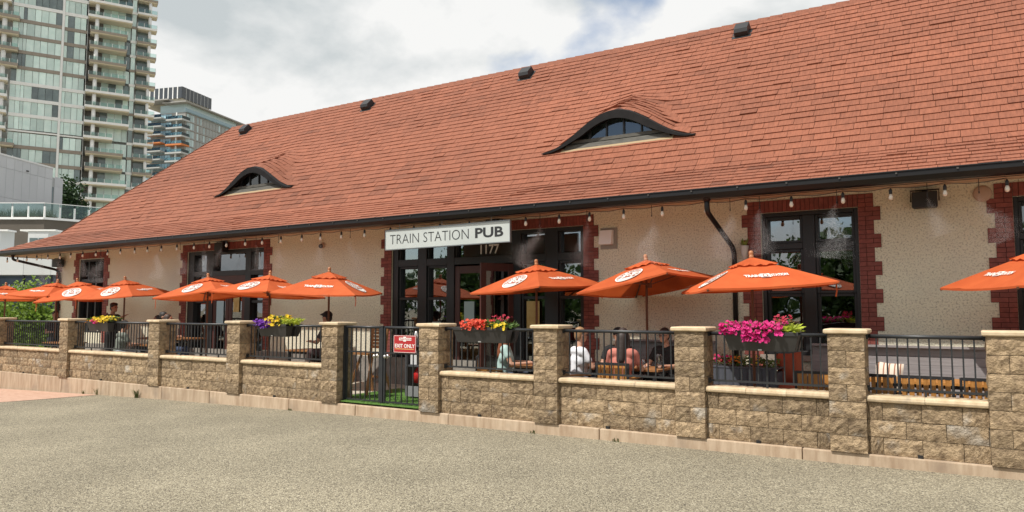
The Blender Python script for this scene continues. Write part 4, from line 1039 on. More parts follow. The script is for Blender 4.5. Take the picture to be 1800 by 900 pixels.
def build_slate_planter():
    t = thing('slate_planter', 'dark slate board planter below the magenta petunias', 'planter', (-3.32, 1.5, .03)); n = 9; w = .95/n
    b = MB().box(.003, w-.003, -.012, .012, 0, .79).mesh('board', M_slate)
    for k in range(n): link('board', b, t, (k*w, 0, 0))
    MB().box(.0, .95, .013, .42, 0, .74).build('core', M_slate, t); MB().box(-.01, .96, -.02, .44, .79, .81).build('rim', M_slate, t)
    r = random.Random(77); p = thing('bedding_flowers', 'mixed small bedding flowers in the slate planter', 'flowers', (-3.32, 1.5, .84)); lm = MB(); leaf_cloud(lm, 260, (.02, .93, .02, .38, 0, .12), .09, .03, r, .8); lm.build('leaves', M_fol, p, tone=True)
    for c, a, b_ in (('crimson', .0, .3), ('yellow', .3, .7), ('magenta', .02, .2), ('orange', .25, .45)):
        bm = MB(); blossom_cloud(bm, 22, (a, b_, .0, .3, .05, .16), .026, r, (0, -.5, 1)); bm.build('blossoms', PET[c], p, tone=True)
build_slate_planter()
def build_bar_chair():
    t = thing('bar_chair', 'tall wooden slat backed bar chair seen through the gate', 'chair', (-10.05, 1.2, .045), R(-10))
    for sx in (-1, 1):
        MB().bar((sx*.30, -.28, 0), (sx*.17, -.05, .78), .045, .045).build('leg', M_table, t); MB().bar((sx*.30, .32, 0), (sx*.17, .12, .78), .045, .045).build('leg', M_table, t)
        MB().bar((sx*.22, .2, .75), (sx*.24, .26, 1.26), .04, .04).build('back_post', M_table, t)
    MB().box(-.24, .24, -.22, .2, .76, .80).build('seat', M_table, t); sm = MB().box(-.25, .25, .185, .21, -.03, .03).mesh('back_slat', M_table)
    for k in range(6): link('back_slat', sm, t, (0, .02+.008*k, .9+k*.068))
    MB().bar((-.26, .26, .3), (.26, .26, .3), .035).build('stretcher', M_table, t)
build_bar_chair()
def build_cart():
    t = thing('service_cart', 'grey two shelf service cart behind the gate', 'cart', (-9.0, 1.05, .045)); Mc = mat('cart_grey', (.06, .062, .07), .5)
    for x in (0, .62): MB().box(x, x+.03, 0, .42, .03, .98).build('side_panel', Mc, t)
    for z in (.10, .58, .95): MB().box(.03, .62, 0, .42, z, z+.03).build('shelf', Mc, t)
    MB().box(.03, .62, -.01, .01, .03, .22).build('skirt', mat('cart_pale', (.22, .22, .23), .6), t)
    b = MB(); b.lathe([(.09, 0), (.09, .18), (.06, .24), (.03, .27), (.03, .3)], 12); tag(b.build('red_jug', mat('jug_red', (.5, .02, .02), .4), None, (-8.80, 1.2, .32), smooth=True), 'red plastic jug on the lower shelf of the cart', 'jug')
    b = MB(); b.lathe([(.085, 0), (.085, .15), (.05, .22), (.03, .24)], 12); tag(b.build('white_jug', mat('jug_white', (.7, .7, .7), .4), None, (-8.58, 1.18, .32), smooth=True), 'white plastic jug beside the red one on the cart', 'jug')
    b = MB(); b.box(0, .16, 0, .12, 0, .22); tag(bevel(b.build('carton', mat('carton', (.42, .27, .12), .8), None, (-8.72, 1.15, .66))), 'tan cardboard carton on the middle shelf of the cart', 'box')
    b = MB(); b.box(0, .15, 0, .02, 0, .26); tag(b.build('paper_stack', mat('paper', (.6, .6, .6), .8), None, (-8.93, 1.12, .66)), 'white paper sheets propped on the middle shelf', 'paper')
    b = MB(); b.box(0, .1, 0, .1, 0, .12); tag(bevel(b.build('tea_tin', mat('tin_yellow', (.6, .38, .03), .5), None, (-8.50, 1.15, .66))), 'yellow tin on the middle shelf of the cart', 'tin')
    for x, lab in ((-8.86, 'steel shaker on the cart nearer the gate post'), (-8.64, 'steel shaker on the cart nearer the sign pillar')):
        b = MB(); b.lathe([(.05, 0), (.055, .14), (.05, .2), (.03, .24), (.02, .26)], 14); tag(b.build('shaker', mat('steel', (.55, .53, .50), .3, metal=.9), None, (x, 1.2, 1.025), smooth=True), lab, 'shaker')
build_cart()
def small(name, lab, cat, prof_, loc, m, n=12):
    b = MB(); b.lathe(prof_, n); return tag(b.build(name, m, None, loc, 0, True), lab, cat)
M_cup = glass('clear_cup', (.85, .87, .88), .1)
small('pitcher', 'clear water pitcher beside the man in black', 'pitcher', [(.05, 0), (.06, .1), (.055, .2), (.06, .22)], (-4.12, 1.40, .77), M_cup)
small('plate', 'white plate of food before the long haired woman', 'plate', [(.05, 0), (.12, .015), (.13, .02)], (-4.65, 1.3, .77), mat('china', (.7, .68, .64), .3))
small('glass_tumbler', 'clear tumbler in the middle of the group table', 'glass', [(.03, 0), (.036, .13)], (-4.4, 1.45, .77), M_cup); small('sauce_bowl', 'small dark bowl on the group table', 'bowl', [(.03, 0), (.05, .04), (.055, .05)], (-4.95, 1.42, .77), M_dark)
small('menu_tray', 'red tray on the table of the teal woman', 'tray', [(.12, 0), (.14, .02)], (-6.05, 1.0, .77), M_rust, 16)

# ------------------------------------------------------------------ people
def capsule(m, a, b, ra, rb, n=10):
    a, b = Vector(a), Vector(b); d = (b-a).normalized() if (b-a).length > 1e-6 else Vector((0, 0, 1))
    pts = [a-d*ra*.98, a-d*ra*.7, a-d*ra*.3, a, a.lerp(b, .5), b, b+d*rb*.3, b+d*rb*.7, b+d*rb*.98]; rs = [ra*.15, ra*.7, ra*.95, ra, (ra+rb)/2, rb, rb*.95, rb*.7, rb*.15]
    m.tube(pts, rs, n)
def remesh(o, v):
    r = o.modifiers.new('remesh', 'REMESH'); r.mode = 'VOXEL'; r.voxel_size = v; r.use_smooth_shade = True
    s = o.modifiers.new('smooth', 'SMOOTH'); s.factor = .5; s.iterations = 3; return o
SK = {'light': (.50, .28, .19), 'mid': (.38, .20, .13), 'dark': (.25, .125, .08)}
def person(label, loc, face, pose, shirt, pants=(.03, .035, .05), skin='mid', hair=(.015, .011, .009), style='short', lift=0, lhand=None, rhand=None, lean=0, nod=0, scale=1.0, glasses=False, sleeve=.55):
    """local +Y is where the person looks; hands may be given as local targets"""
    t = thing('person', label, 'person', (loc[0], loc[1], loc[2]), face); t.scale = (scale,)*3
    ms = mat('skin_'+skin, SK[skin], .5, tuple(c*1.1 for c in SK[skin]), 8)
    cl = lambda c, tag_: mat('cloth_%s_%.3f_%.3f_%.3f' % (tag_, *c), c, .85, tuple(min(1, q*1.18+.002) for q in c), 9)
    V = Vector; hz = .95 if pose == 'stand' else .52+lift
    hip = V((0, 0, hz)); ch = V((0, .02+lean*.30, hz+.30)); sh = V((0, lean*.48, hz+.50)); nk = V((0, .01+lean*.52, hz+.57)); hd = V((0, .035+lean*.62+nod*.05, hz+.72-nod*.03))
    S = [V((s*.185, sh.y, sh.z-.03)) for s in (-1, 1)]
    if pose == 'stand':
        kn = [V((s*.10, .02, .50)) for s in (-1, 1)]; an = [V((s*.105, -.02, .09)) for s in (-1, 1)]; hp = [V((s*.09, 0, .90)) for s in (-1, 1)]; dh = [V((s*.25, .10, .82)) for s in (-1, 1)]
    else:
        kn = [V((s*.13, .44, hz+.01)) for s in (-1, 1)]; an = [V((s*.13, .40, .09)) for s in (-1, 1)]; hp = [V((s*.09, .02, hz)) for s in (-1, 1)]; dh = [V((s*.16, .38+lean*.3, hz+.24)) for s in (-1, 1)]
    H = [V(lhand) if lhand else dh[0], V(rhand) if rhand else dh[1]]; E_ = []
    for i, s in ((0, -1), (1, 1)):
        d = H[i]-S[i]; l = min(d.length, .52)
        if d.length > .54: H[i] = S[i]+d.normalized()*.54
        mid = (S[i]+H[i])/2; out = V((s*.6, -.5, -.8)); out = (out-out.project(H[i]-S[i])).normalized(); off = math.sqrt(max(.0, .28**2-((H[i]-S[i]).length/2)**2)); E_.append(mid+out*off)
    b = MB()
    capsule(b, hip, ch, .125, .125); capsule(b, (-.07, ch.y, ch.z+.02), (.07, ch.y, ch.z+.02), .115, .115); capsule(b, S[0]*.75+V((0, 0, sh.z*.25-.01)), S[1]*.75+V((0, 0, sh.z*.25-.01)), .075, .075); capsule(b, sh, nk+V((0, 0, .05)), .062, .052)
    b.ball(hd+V((0, .0, .02)), (.075, .092, .105), 14, 10); b.ball(hd+V((0, .035, -.055)), (.055, .055, .055), 12, 8); b.ball(hd+V((0, .098, -.01)), (.014, .02, .026), 8, 6)
    for s in (-1, 1): b.ball(hd+V((s*.078, .0, .0)), (.012, .022, .032), 8, 6)
    b.ball(hd+V((0, .083, -.052)), (.028, .014, .012), 8, 6)
    for i, s in ((0, -1), (1, 1)):
        capsule(b, S[i], E_[i], .050, .040); fa = (H[i]-E_[i]).normalized(); capsule(b, E_[i], H[i], .039, .028)
        side = fa.cross(V((0, 0, 1))); side = side.normalized() if side.length > .1 else V((1, 0, 0)); dn = fa.cross(side)
        pc = H[i]+fa*.045; capsule(b, H[i]+side*.018, pc+side*.018, .022, .02); capsule(b, H[i]-side*.018, pc-side*.018, .022, .02)
        for f_, (o_, ln_) in enumerate(((-.032, .055), (-.011, .068), (.011, .064), (.031, .050))):
            q = pc+side*o_+fa*.015; k1 = q+fa*ln_*.55; capsule(b, q, k1, .010, .009, 6); capsule(b, k1, k1+(fa*.6+dn*.8).normalized()*ln_*.5, .009, .008, 6)
        th = pc-side*s*.035-fa*.03; capsule(b, th, th+(fa*.8-side*s*.6).normalized()*.055, .012, .009, 6)
        capsule(b, hp[i], kn[i], .085, .058); capsule(b, kn[i], an[i], .056, .040)
    body = remesh(b.build('body', ms, t), .012)
    c = MB(); capsule(c, hip+V((0, 0, -.02)), ch, .142, .140); capsule(c, (-.075, ch.y, ch.z+.02), (.075, ch.y, ch.z+.02), .128, .128); capsule(c, S[0]*.78+V((0, 0, sh.z*.22-.01)), S[1]*.78+V((0, 0, sh.z*.22-.01)), .086, .086)
    for i in (0, 1): capsule(c, S[i], S[i].lerp(E_[i], sleeve), .066, .062); 
    if sleeve >= 1:
        for i in (0, 1): capsule(c, E_[i], E_[i].lerp(H[i], .85), .055, .043)
    remesh(c.build('shirt', cl(shirt, 'shirt'), t), .016)
    p = MB(); capsule(p, hip+V((-.05, 0, 0)), hip+V((.05, 0, 0)), .135, .135)
    for i in (0, 1): capsule(p, hp[i], kn[i], .098, .075); capsule(p, kn[i], an[i]+V((0, 0, .03)), .073, .060)
    remesh(p.build('trousers', cl(pants, 'trousers'), t), .02)
    for i in (0, 1):
        f = MB(); capsule(f, an[i]+V((0, -.02, -.045)), an[i]+V((0, .14, -.055)), .042, .038); f.build('shoe', M_dark, t, smooth=True)
    h = MB(); hm = mat('hair_%.3f_%.3f' % (hair[0], hair[1]), hair, .6, tuple(q*1.6+.004 for q in hair), 30, stretch=(8, 8, 1))
    h.ball(hd+V((0, -.022, .050)), (.086, .098, .098), 14, 10); h.ball(hd+V((0, -.055, .0)), (.078, .062, .085), 12, 8)
    if style == 'long':
        capsule(h, hd+V((0, -.065, .0)), nk+V((0, -.115, -.20)), .085, .07)
        for s in (-1, 1): capsule(h, hd+V((s*.07, -.01, .0)), nk+V((s*.10, -.045, -.18)), .04, .03)
    if style == 'bun': h.ball(hd+V((0, -.09, .09)), .05)
    if style == 'quiff': h.ball(hd+V((0, .03, .105)), (.075, .07, .045)); h.ball(hd+V((0, -.03, .09)), (.095, .1, .07))
    if style in ('cap', 'beanie'):
        hh = remesh(h.build('hair', hm, t), .014); k = MB(); k.ball(hd+V((0, -.015, .065)), (.096, .11, .092), 14, 10)
        if style == 'cap': capsule(k, hd+V((-.03, .09, .075)), hd+V((.03, .09, .075)), .03, .03); k.ball(hd+V((0, .11, .07)), (.07, .075, .014), 12, 6)
        remesh(k.build('hat', mat('hat_black', (.012, .012, .013), .9), t), .014)
    else: remesh(h.build('hair', hm, t), .014)
    for s in (-1, 1):
        e = MB(); e.ball(hd+V((s*.032, .084, .012)), (.014, .010, .008), 8, 6); e.build('eye', mat('eye_dark', (.02, .015, .012), .3), t, smooth=True)
        e = MB(); e.ball(hd+V((s*.033, .086, .034)), (.021, .010, .005), 8, 6); e.build('eyebrow', hm, t, smooth=True)
    if glasses:
        g = MB()
        for s in (-1, 1):
            pts = [hd+V((s*.034+.027*math.cos(a*math.pi/6), .102, .010+.022*math.sin(a*math.pi/6))) for a in range(13)]; g.tube(pts, .0035, 5); g.tube([hd+V((s*.061, .102, .012)), hd+V((s*.08, .0, .014))], .003, 5)
        g.tube([hd+V((-.008, .104, .014)), hd+V((.008, .104, .014))], .003, 5); g.build('spectacles', M_dark, t)
    return t
BLK = (.010, .010, .011)
person('standing waiter in black gripping an umbrella pole', (-19.98, 1.62, .03), R(-80), 'stand', BLK, BLK, 'mid', style='quiff', rhand=(.02, .46, 1.45), lhand=(-.25, .1, .85), nod=.4, scale=1.02)
person('seated woman in pale teal shirt with auburn hair', (-6.75, .95, .03), R(-62), 'sit', (.36, .50, .48), (.05, .06, .09), 'light', (.16, .05, .02), 'long', lean=.12, sleeve=.45)
person('seated man in white shirt with sandy hair', (-5.34, .98, .03), R(-38), 'sit', (.66, .68, .72), (.08, .09, .12), 'light', (.22, .125, .06), 'short', lean=.05, glasses=True)
person('seated man in black with a black beanie looking down', (-5.05, 1.93, .03), R(205), 'sit', BLK, BLK, 'mid', style='beanie', lean=.22, nod=.8)
person('seated long haired woman in a coral top seen from behind', (-4.52, .86, .03), R(6), 'sit', (.44, .15, .115), (.03, .03, .04), 'light', (.022, .013, .010), 'long', lean=.1)
person('seated man in black shirt with glasses facing the street', (-4.22, 2.02, .03), R(172), 'sit', BLK, BLK, 'light', style='short', lean=.05, nod=.5, glasses=True)
person('person in maroon standing inside the open doorway', (-8.62, 3.75, .03), R(190), 'stand', (.045, .014, .016), BLK, 'dark', style='short')
person('seated person with dark hair behind the far pillar', (-22.9, 1.55, .03), R(-100), 'sit', (.03, .03, .035), skin='mid', lift=.24)
person('seated person in grey green shirt below the waiter', (-18.55, 1.0, .03), R(-10), 'sit', (.16, .18, .15), (.25, .28, .30), 'mid', lift=.0, style='short', lean=.2)
person('seated person with dark hair right of the yellow pansies', (-18.75, 2.2, .03), R(170), 'sit', (.05, .035, .035), skin='dark', lift=.12)
person('dark haired seated person beside the maroon double door', (-17.2, 1.35, .03), R(-70), 'sit', (.018, .018, .022), skin='mid', style='bun', lift=.22)
person('long haired seated person with a bare forearm before the double door', (-16.55, 1.05, .03), R(-60), 'sit', (.02, .022, .035), (.03, .05, .10), 'light', (.03, .016, .01), 'long', lift=.16, rhand=(.2, .30, .62))
person('seated person in a dark cap behind the hinge pillar', (-11.25, 1.35, .03), R(100), 'sit', (.04, .028, .03), (.06, .03, .03), 'mid', style='cap', lift=.24, lean=.15)
for lb, x, y, h, a in [('dark stool under the person behind the far pillar', -22.9, 1.55, .62, 0), ('dark stool under the person in grey green', -18.55, 1.0, .38, 0), ('dark stool under the person right of the pansies', -18.75, 2.2, .5, 0), ('dark stool under the person beside the double door', -17.2, 1.35, .6, 0), ('dark stool under the person with a bare forearm', -16.55, 1.05, .54, 0), ('dark stool under the person in a cap', -11.25, 1.35, .62, 0)]:
    s = thing('stool', lb, 'stool', (x, y, .03)); MB().lathe([(.17, h), (.18, h+.015), (.17, h+.035)], 16).build('seat', M_dark, s)
    for k in range(4):
        q = R(45+90*k); MB().bar((math.cos(q)*.2, math.sin(q)*.2, 0), (math.cos(q)*.13, math.sin(q)*.13, h), .025).build('leg', M_dark, s)
# ------------------------------------------------------------------ trees and shrubs
def tree(name, label, cat, x, y, z, h, r, trunk_h, n, leaf, m, seed, shape=1.0, group=None):
    rnd = random.Random(seed); t = thing(name, label, cat, (x, y, z), 0, group)
    tk = MB(); rad = max(.03, h*.022); tk.tube([(0, 0, -.2), (.02*h*.1, 0, trunk_h*.6), (0, .02, trunk_h), (.02, 0, h*.8)], [rad*1.25, rad, rad*.85, rad*.25], 8)
    tips = []
    for i in range(14):
        a = i*2.4+rnd.uniform(-.4, .4); z0 = trunk_h*.85+(h-trunk_h)*rnd.uniform(0, .65); l = r*rnd.uniform(.6, 1.0)*(1-.5*(z0-trunk_h)/(h-trunk_h+.01)*shape); e = Vector((math.cos(a)*l, math.sin(a)*l, z0+l*rnd.uniform(.25, .7)))
        tk.tube([(0, 0, z0), Vector((0, 0, z0)).lerp(e, .5)+Vector((0, 0, -.04*l)), e], [rad*.45, rad*.28, rad*.1], 5); tips.append(e); tips.append(Vector((0, 0, z0)).lerp(e, .6))
    tk.build('trunk', mat('bark', (.07, .055, .04), .9, (.11, .09, .07), 8, stretch=(4, 4, .5)), t, smooth=True)
    for i in range(10): tips.append(Vector((rnd.uniform(-.4, .4)*r, rnd.uniform(-.4, .4)*r, rnd.uniform(trunk_h, h))))
    c = MB()
    for i in range(n):
        q = rnd.choice(tips); s = r*.30; p = q+Vector((rnd.gauss(0, s), rnd.gauss(0, s), rnd.gauss(0, s*.75)))
        if p.z < trunk_h*.6: p.z = trunk_h*.6+rnd.random()*.3
        d = Vector((rnd.uniform(-1, 1), rnd.uniform(-1, 1), rnd.uniform(-.7, .6))).normalized(); l = leaf*rnd.uniform(.6, 1.3); sd_ = d.cross(Vector((rnd.uniform(-1, 1), rnd.uniform(-1, 1), rnd.uniform(-1, 1)))).normalized()*l*.35
        c.add([p, p+d*l*.5+sd_, p+d*l, p+d*l*.5-sd_], [(0, 1, 2, 3)], rnd.random())
    c.build('crown', m, t, tone=True); return t
M_tree = mat('tree_leaf', (.035, .075, .015), .6, (.085, .15, .03), 1.2, trans=.3, attr=.35)
M_bright = mat('shrub_leaf', (.11, .20, .02), .6, (.24, .34, .05), 1.5, trans=.35, attr=.35)
M_deep = mat('dark_tree_leaf', (.018, .045, .014), .6, (.04, .085, .022), 1.2, trans=.25, attr=.35)
tree('street_tree', 'dark green young tree on the terrace before the apartment tower', 'tree', -79.5, 29.4, 9.6, 5.4, 1.65, 1.0, 5200, .34, M_deep, 3)
for i, (x, y, h, lb) in enumerate([(-38.6, 6.4, 2.9, 'bright green leafy shrub outermost past the patio end'), (-37.0, 7.3, 3.05, 'bright green leafy shrub in the middle past the patio end'), (-35.4, 8.2, 2.8, 'bright green leafy shrub against the building corner'), (-40.5, 11.5, 5.0, 'tall thin tree before the white shop front'), (-37.3, 11.5, 5.1, 'tall thin tree beside the building corner')]):
    tree('leafy_shrub' if i < 3 else 'thin_tree', lb, 'shrub' if i < 3 else 'tree', x, y, -.8, h+.5, 1.25 if i < 3 else .75, .5 if i < 3 else 2.4, 3600 if i < 3 else 1100, .17, M_bright, 40+i)
# trees across the street, behind the photographer: seen only in the window glass
for i, (x, y, h, r) in enumerate([(-46, -34, 5.6, 3.2), (-37, -38, 7.0, 3.6), (-29, -34, 5, 3.2), (-22, -40, 7, 3.8), (-14, -35, 5.4, 3.3), (-7, -40, 6.6, 3.6), (0, -36, 5.2, 3.2), (8, -38, 6.4, 3.4), (15, -35, 5.4, 3), (-54, -36, 6.2, 3.6)]):
    tree('park_tree', 'broad leafy tree across the street, mirrored in the window glass', 'tree', x, y, -.8, h, r*1.15, 1.2, 6500, .5, M_tree, 60+i, .6, 'trees across the street')

# ------------------------------------------------------------------ apartment tower
M_pane = mat('tower_glass', (.56, .73, .68), .12, (.70, .84, .79), .6, rnd=.22, spec=.7); M_pane_d = mat('tower_glass_dark', (.10, .14, .145), .08, (.16, .21, .21), .6, rnd=.2, spec=.8)
M_tw = mat('tower_white', (.82, .82, .80), .6, (.87, .87, .85), .5); M_tb = mat('tower_brown', (.30, .255, .21), .7, (.34, .295, .245), .5); M_tg = mat('tower_grey', (.45, .46, .45), .6); M_ts = mat('balcony_soffit', (.74, .68, .55), .8); M_tr = glass('balcony_glass', (.80, .90, .87), .03, refl=(.6, .7, .68))
def build_tower():
    t = thing('apartment_tower', 'tall glass apartment tower with white and brown balcony bands', 'tower', (-145.2, 61.0, -1), R(63.3))
    BX = lambda nm, m, *b: MB().box(*b).build(nm, m, t)
    FH = 3.0; Z0 = 32.8; ks = list(range(-6, 13))
    BX('core', M_tg, -16, 10.8, 2.6, 24, 0, 74); BX('core', M_tg, 10.8, 14.0, 3.0, 20, 0, 74); BX('lower_wall', M_tg, -16, 3.0, .3, 2.6, 0, Z0+FH*ks[0]-.3)
    colr = {0: 'b', 1: 't', 2: 'w', 3: 'w', 4: 'w', 5: 'b', 6: 'b', 7: 'b', 8: 'b', 9: 'w', 10: 'w', 11: 'b', 12: 'b', -1: 'b', -2: 'w', -3: 'w', -4: 'b', -5: 'b', -6: 'w'}
    def pm(w, h): return MB().box(.03, w-.03, 0, .05, .03, h-.03)
    w1 = [.9, .75, .55, 1.25, 1.0, 1.15, 1.2, 1.0]; meshes = {}
    rnd = random.Random(17)
    def pane(x, y, z, w, h, dark=False):
        k = (w, h, dark)
        if k not in meshes: meshes[k] = pm(w, h).mesh('pane', M_pane_d if dark else M_pane)
        link('pane', meshes[k], t, (x, y, z))
    for k in ks:
        z = Z0+k*FH; c = colr[k]; m = M_tb if c == 'b' else M_tw; bh = .62 if c != 't' else .30
        BX('slab_band', m, -9.0, -1.2, -.12, 2.6, z-bh/2, z+bh/2); BX('slab_band', m, -.8, 3.0, .28, 2.6, z-bh/2, z+bh/2)
        BX('slab_band', M_tw if k % 3 else M_tb, 10.6, 11.7, 1.4, 3, z-.25, z+.25)
        x = -9.0; row_dark = rnd.random()
        for i, w in enumerate(w1):
            pane(x, 0, z+.31, w, FH-.62, (rnd.random() < .10) or (row_dark < .2 and i < 3) or (.2 < row_dark < .3 and i > 3)); x += w
        x = -.8
        for w in (.55, 1.1, 1.0, .95): pane(x, .4, z+.31, w, FH-.62, rnd.random() < .12); x += w
        x = 5.7
        for w in (1.3, 1.3, 1.3, 1.0): pane(x, 1.6, z+.2, w, FH-.45, rnd.random() < .25); x += w
        pane(10.75, 1.5, z+.25, .8, FH-.5, rnd.random() < .15); pane(11.9, 2.7, z+.2, 2.0, FH-.5, True); pane(-14.5, 1.2, z+.3, 2.2, FH-.6, rnd.random() < .4); pane(-12.3, 1.2, z+.3, 2.2, FH-.6, True)
        # balconies
        def balcony(x0, x1, y0, y1, col_, hb):
            b = MB(); b.hexa([(x0+.15, y0+.2, z-.28), (x1-.15, y0+.2, z-.28), (x1, y1, z-.28), (x0, y1, z-.28), (x0, y0, z-.04), (x1, y0, z-.04), (x1, y1, z-.04), (x0, y1, z-.04)]); o = b.build('balcony', M_ts, t)
            MB().box(x0-.02, x1+.02, y0-.04, y0+.04, z-.12, z-.12+hb).build('fascia', col_, o)
            MB().box(x0-.04, x0+.0, y0+.04, y1, z-.12, z-.12+hb).build('fascia', col_, o); MB().box(x1, x1+.04, y0+.04, y1, z-.12, z-.12+hb).build('fascia', col_, o)
            MB().box(x0, x1, y0-.01, y0+.01, z-.12+hb, z+1.05).build('rail_glass', M_tr, o)
            n = max(2, int((x1-x0)/1.1)); pmesh = MB().box(-.035, .035, -.035, .035, 0, 1.17-hb).mesh('rail_post', M_tw)
            for i in range(n+1): link('rail_post', pmesh, o, (x0+(x1-x0)*i/n, y0-.03, z-.12+hb))
        wide = c != 'b'
        balcony(3.1 if wide else 3.5, (10.7 if k != 1 else 8.0) if wide else 9.9, -1.2, 1.55, m, .45)
        balcony(11.75, 15.3, .9, 3.0, M_tw if k % 4 in (0, 1, 2) and c != 'b' else m, .42)
        balcony(-16.5, -9.3 if wide else -7.9, -1.4, 1.1, m, .5)
        for x, y, r in ((-10.2, -.5, .42), (4.6, -.45, .36), (14.0, 1.5, .30)):
            MB().lathe([(r, 0), (r, FH-.24)], 14, (x, y, z-.04)).build('column', M_tw, t, smooth=True)
        for x in (-1.2,): BX('pilaster', M_tw, x, x+.4, -.17, .5, z-.3, z+FH-.304)
        BX('reveal', M_tg, 3.0, 3.1, .2, 2.6, z, z+FH); BX('rear_wall', mat('balcony_dark', (.16, .15, .14), .7), 3.1, 5.7, 1.7, 1.8, z, z+FH-.3)
    BX('roof_slab', M_tw, -16, 14.5, -.5, 24, 74, 74.5)
build_tower()
def build_far_block():
    t = thing('distant_apartment_block', 'distant grey apartment block with orange balcony and dark glazed crown', 'building', (-234.3, 144.7, -1), R(107.2)); zt = 73.2; FH = 3.0
    BX = lambda nm, m, *b: MB().box(*b).build(nm, m, t)
    Mg = mat('far_concrete', (.30, .29, .27), .8, (.36, .35, .33), .3); Ml = mat('far_grey', (.34, .355, .34), .7); Mo = mat('orange_band', (.60, .20, .06), .7)
    Pg = mat('far_glass', (.40, .50, .50), .15, rnd=.25); Pb = mat('far_glass_blue', (.30, .44, .50), .12, rnd=.25)
    BX('body', Mg, .6, 40, .4, 22, 0, zt); BX('roof_slab', Mg, -1.2, 34, -1.0, 9, zt+3.2, zt+3.6); BX('penthouse', Pg, 1.5, 30, .8, 12, zt, zt+3.2); BX('terrace_rail', Pb, -.8, 34, -.6, -.5, zt, zt+1.1); BX('roof_slab', Mg, -2, 6, 6, 18, zt+4.2, zt+4.6)
    BX('crown_base', mat('crown_pale', (.45, .42, .33), .8), 3, 18, 4, 20, zt+3.6, zt+6.2)
    for i in range(8):
        BX('crown_pane', mat('crown_glass', (.06, .065, .07), .2, rnd=.2), 2.6+i*2, 4.4+i*2, 3.7, 3.9, zt+6.0, zt+10.2); BX('crown_post', M_tg, 4.4+i*2, 4.6+i*2, 3.6, 3.95, zt+5.8, zt+10.3)
        BX('crown_pane', mat('crown_glass', (.06, .065, .07), .2, rnd=.2), 2.5, 2.7, 3.9+i*2, 5.5+i*2, zt+6.0, zt+10.2); BX('crown_post', M_tw, 2.4, 2.75, 5.5+i*2, 5.9+i*2, zt+5.8, zt+10.3)
    BX('crown_core', M_tg, 2.8, 19, 4.0, 20, zt+6.2, zt+10)
    rnd = random.Random(6); pg = MB().box(.05, .95, -.02, .05, .1, FH-.5).mesh('pane', Pg); pb = MB().box(-.02, .05, .05, 1.1, .1, FH-.4).mesh('pane', Pb); pw = MB().box(.05, 1.6, -.02, .05, .15, FH-.4).mesh('pane', Ml)
    for k in range(1, 13):
        z = zt-k*FH
        for i in range(4): link('pane', pg, t, (1.2+i*1.0, .35, z))
        for i in range(9): link('pane', pw if rnd.random() < .75 else pg, t, (6.6+i*1.75, .35, z))
        for i in range(3): link('pane', pg, t, (23+i*1.05, .35, z))
        BX('floor_band', Mg, .5, 40, .2, .4, z-.3, z+.05); BX('floor_band', Mg, .3, .6, .4, 22, z-.3, z+.05)
        for i in range(9): link('pane', pb, t, (.5, 6.2+i*1.2, z))
        c = Mo if k == 4 else M_tg; L = 6.5
        b = MB(); b.box(-2.0, 2.2, -.3, L, z-.5, z+.1); o = b.build('balcony', c, t); MB().box(-2.05, -1.98, -.3, L, z+.1, z+1.1).build('rail_glass', M_tr, o); MB().box(-2, 2.2, -.35, -.3, z+.1, z+1.1).build('rail_glass', M_tr, o)
        b = MB(); b.box(-2.6, .5, 8.0, 15, z-.45+.9, z+.9); o = b.build('balcony', c, t); MB().box(-2.65, -2.6, 8, 15, z+.9, z+1.9).build('rail_glass', M_tr, o)
        MB().box(-1.2, -.8, 2.6, 3.0, z, z+FH-.5).build('column', M_tw, t)
    BX('corner_pier', Mg, -.2, .6, -.1, 1.4, 0, zt-5*FH)
build_far_block()
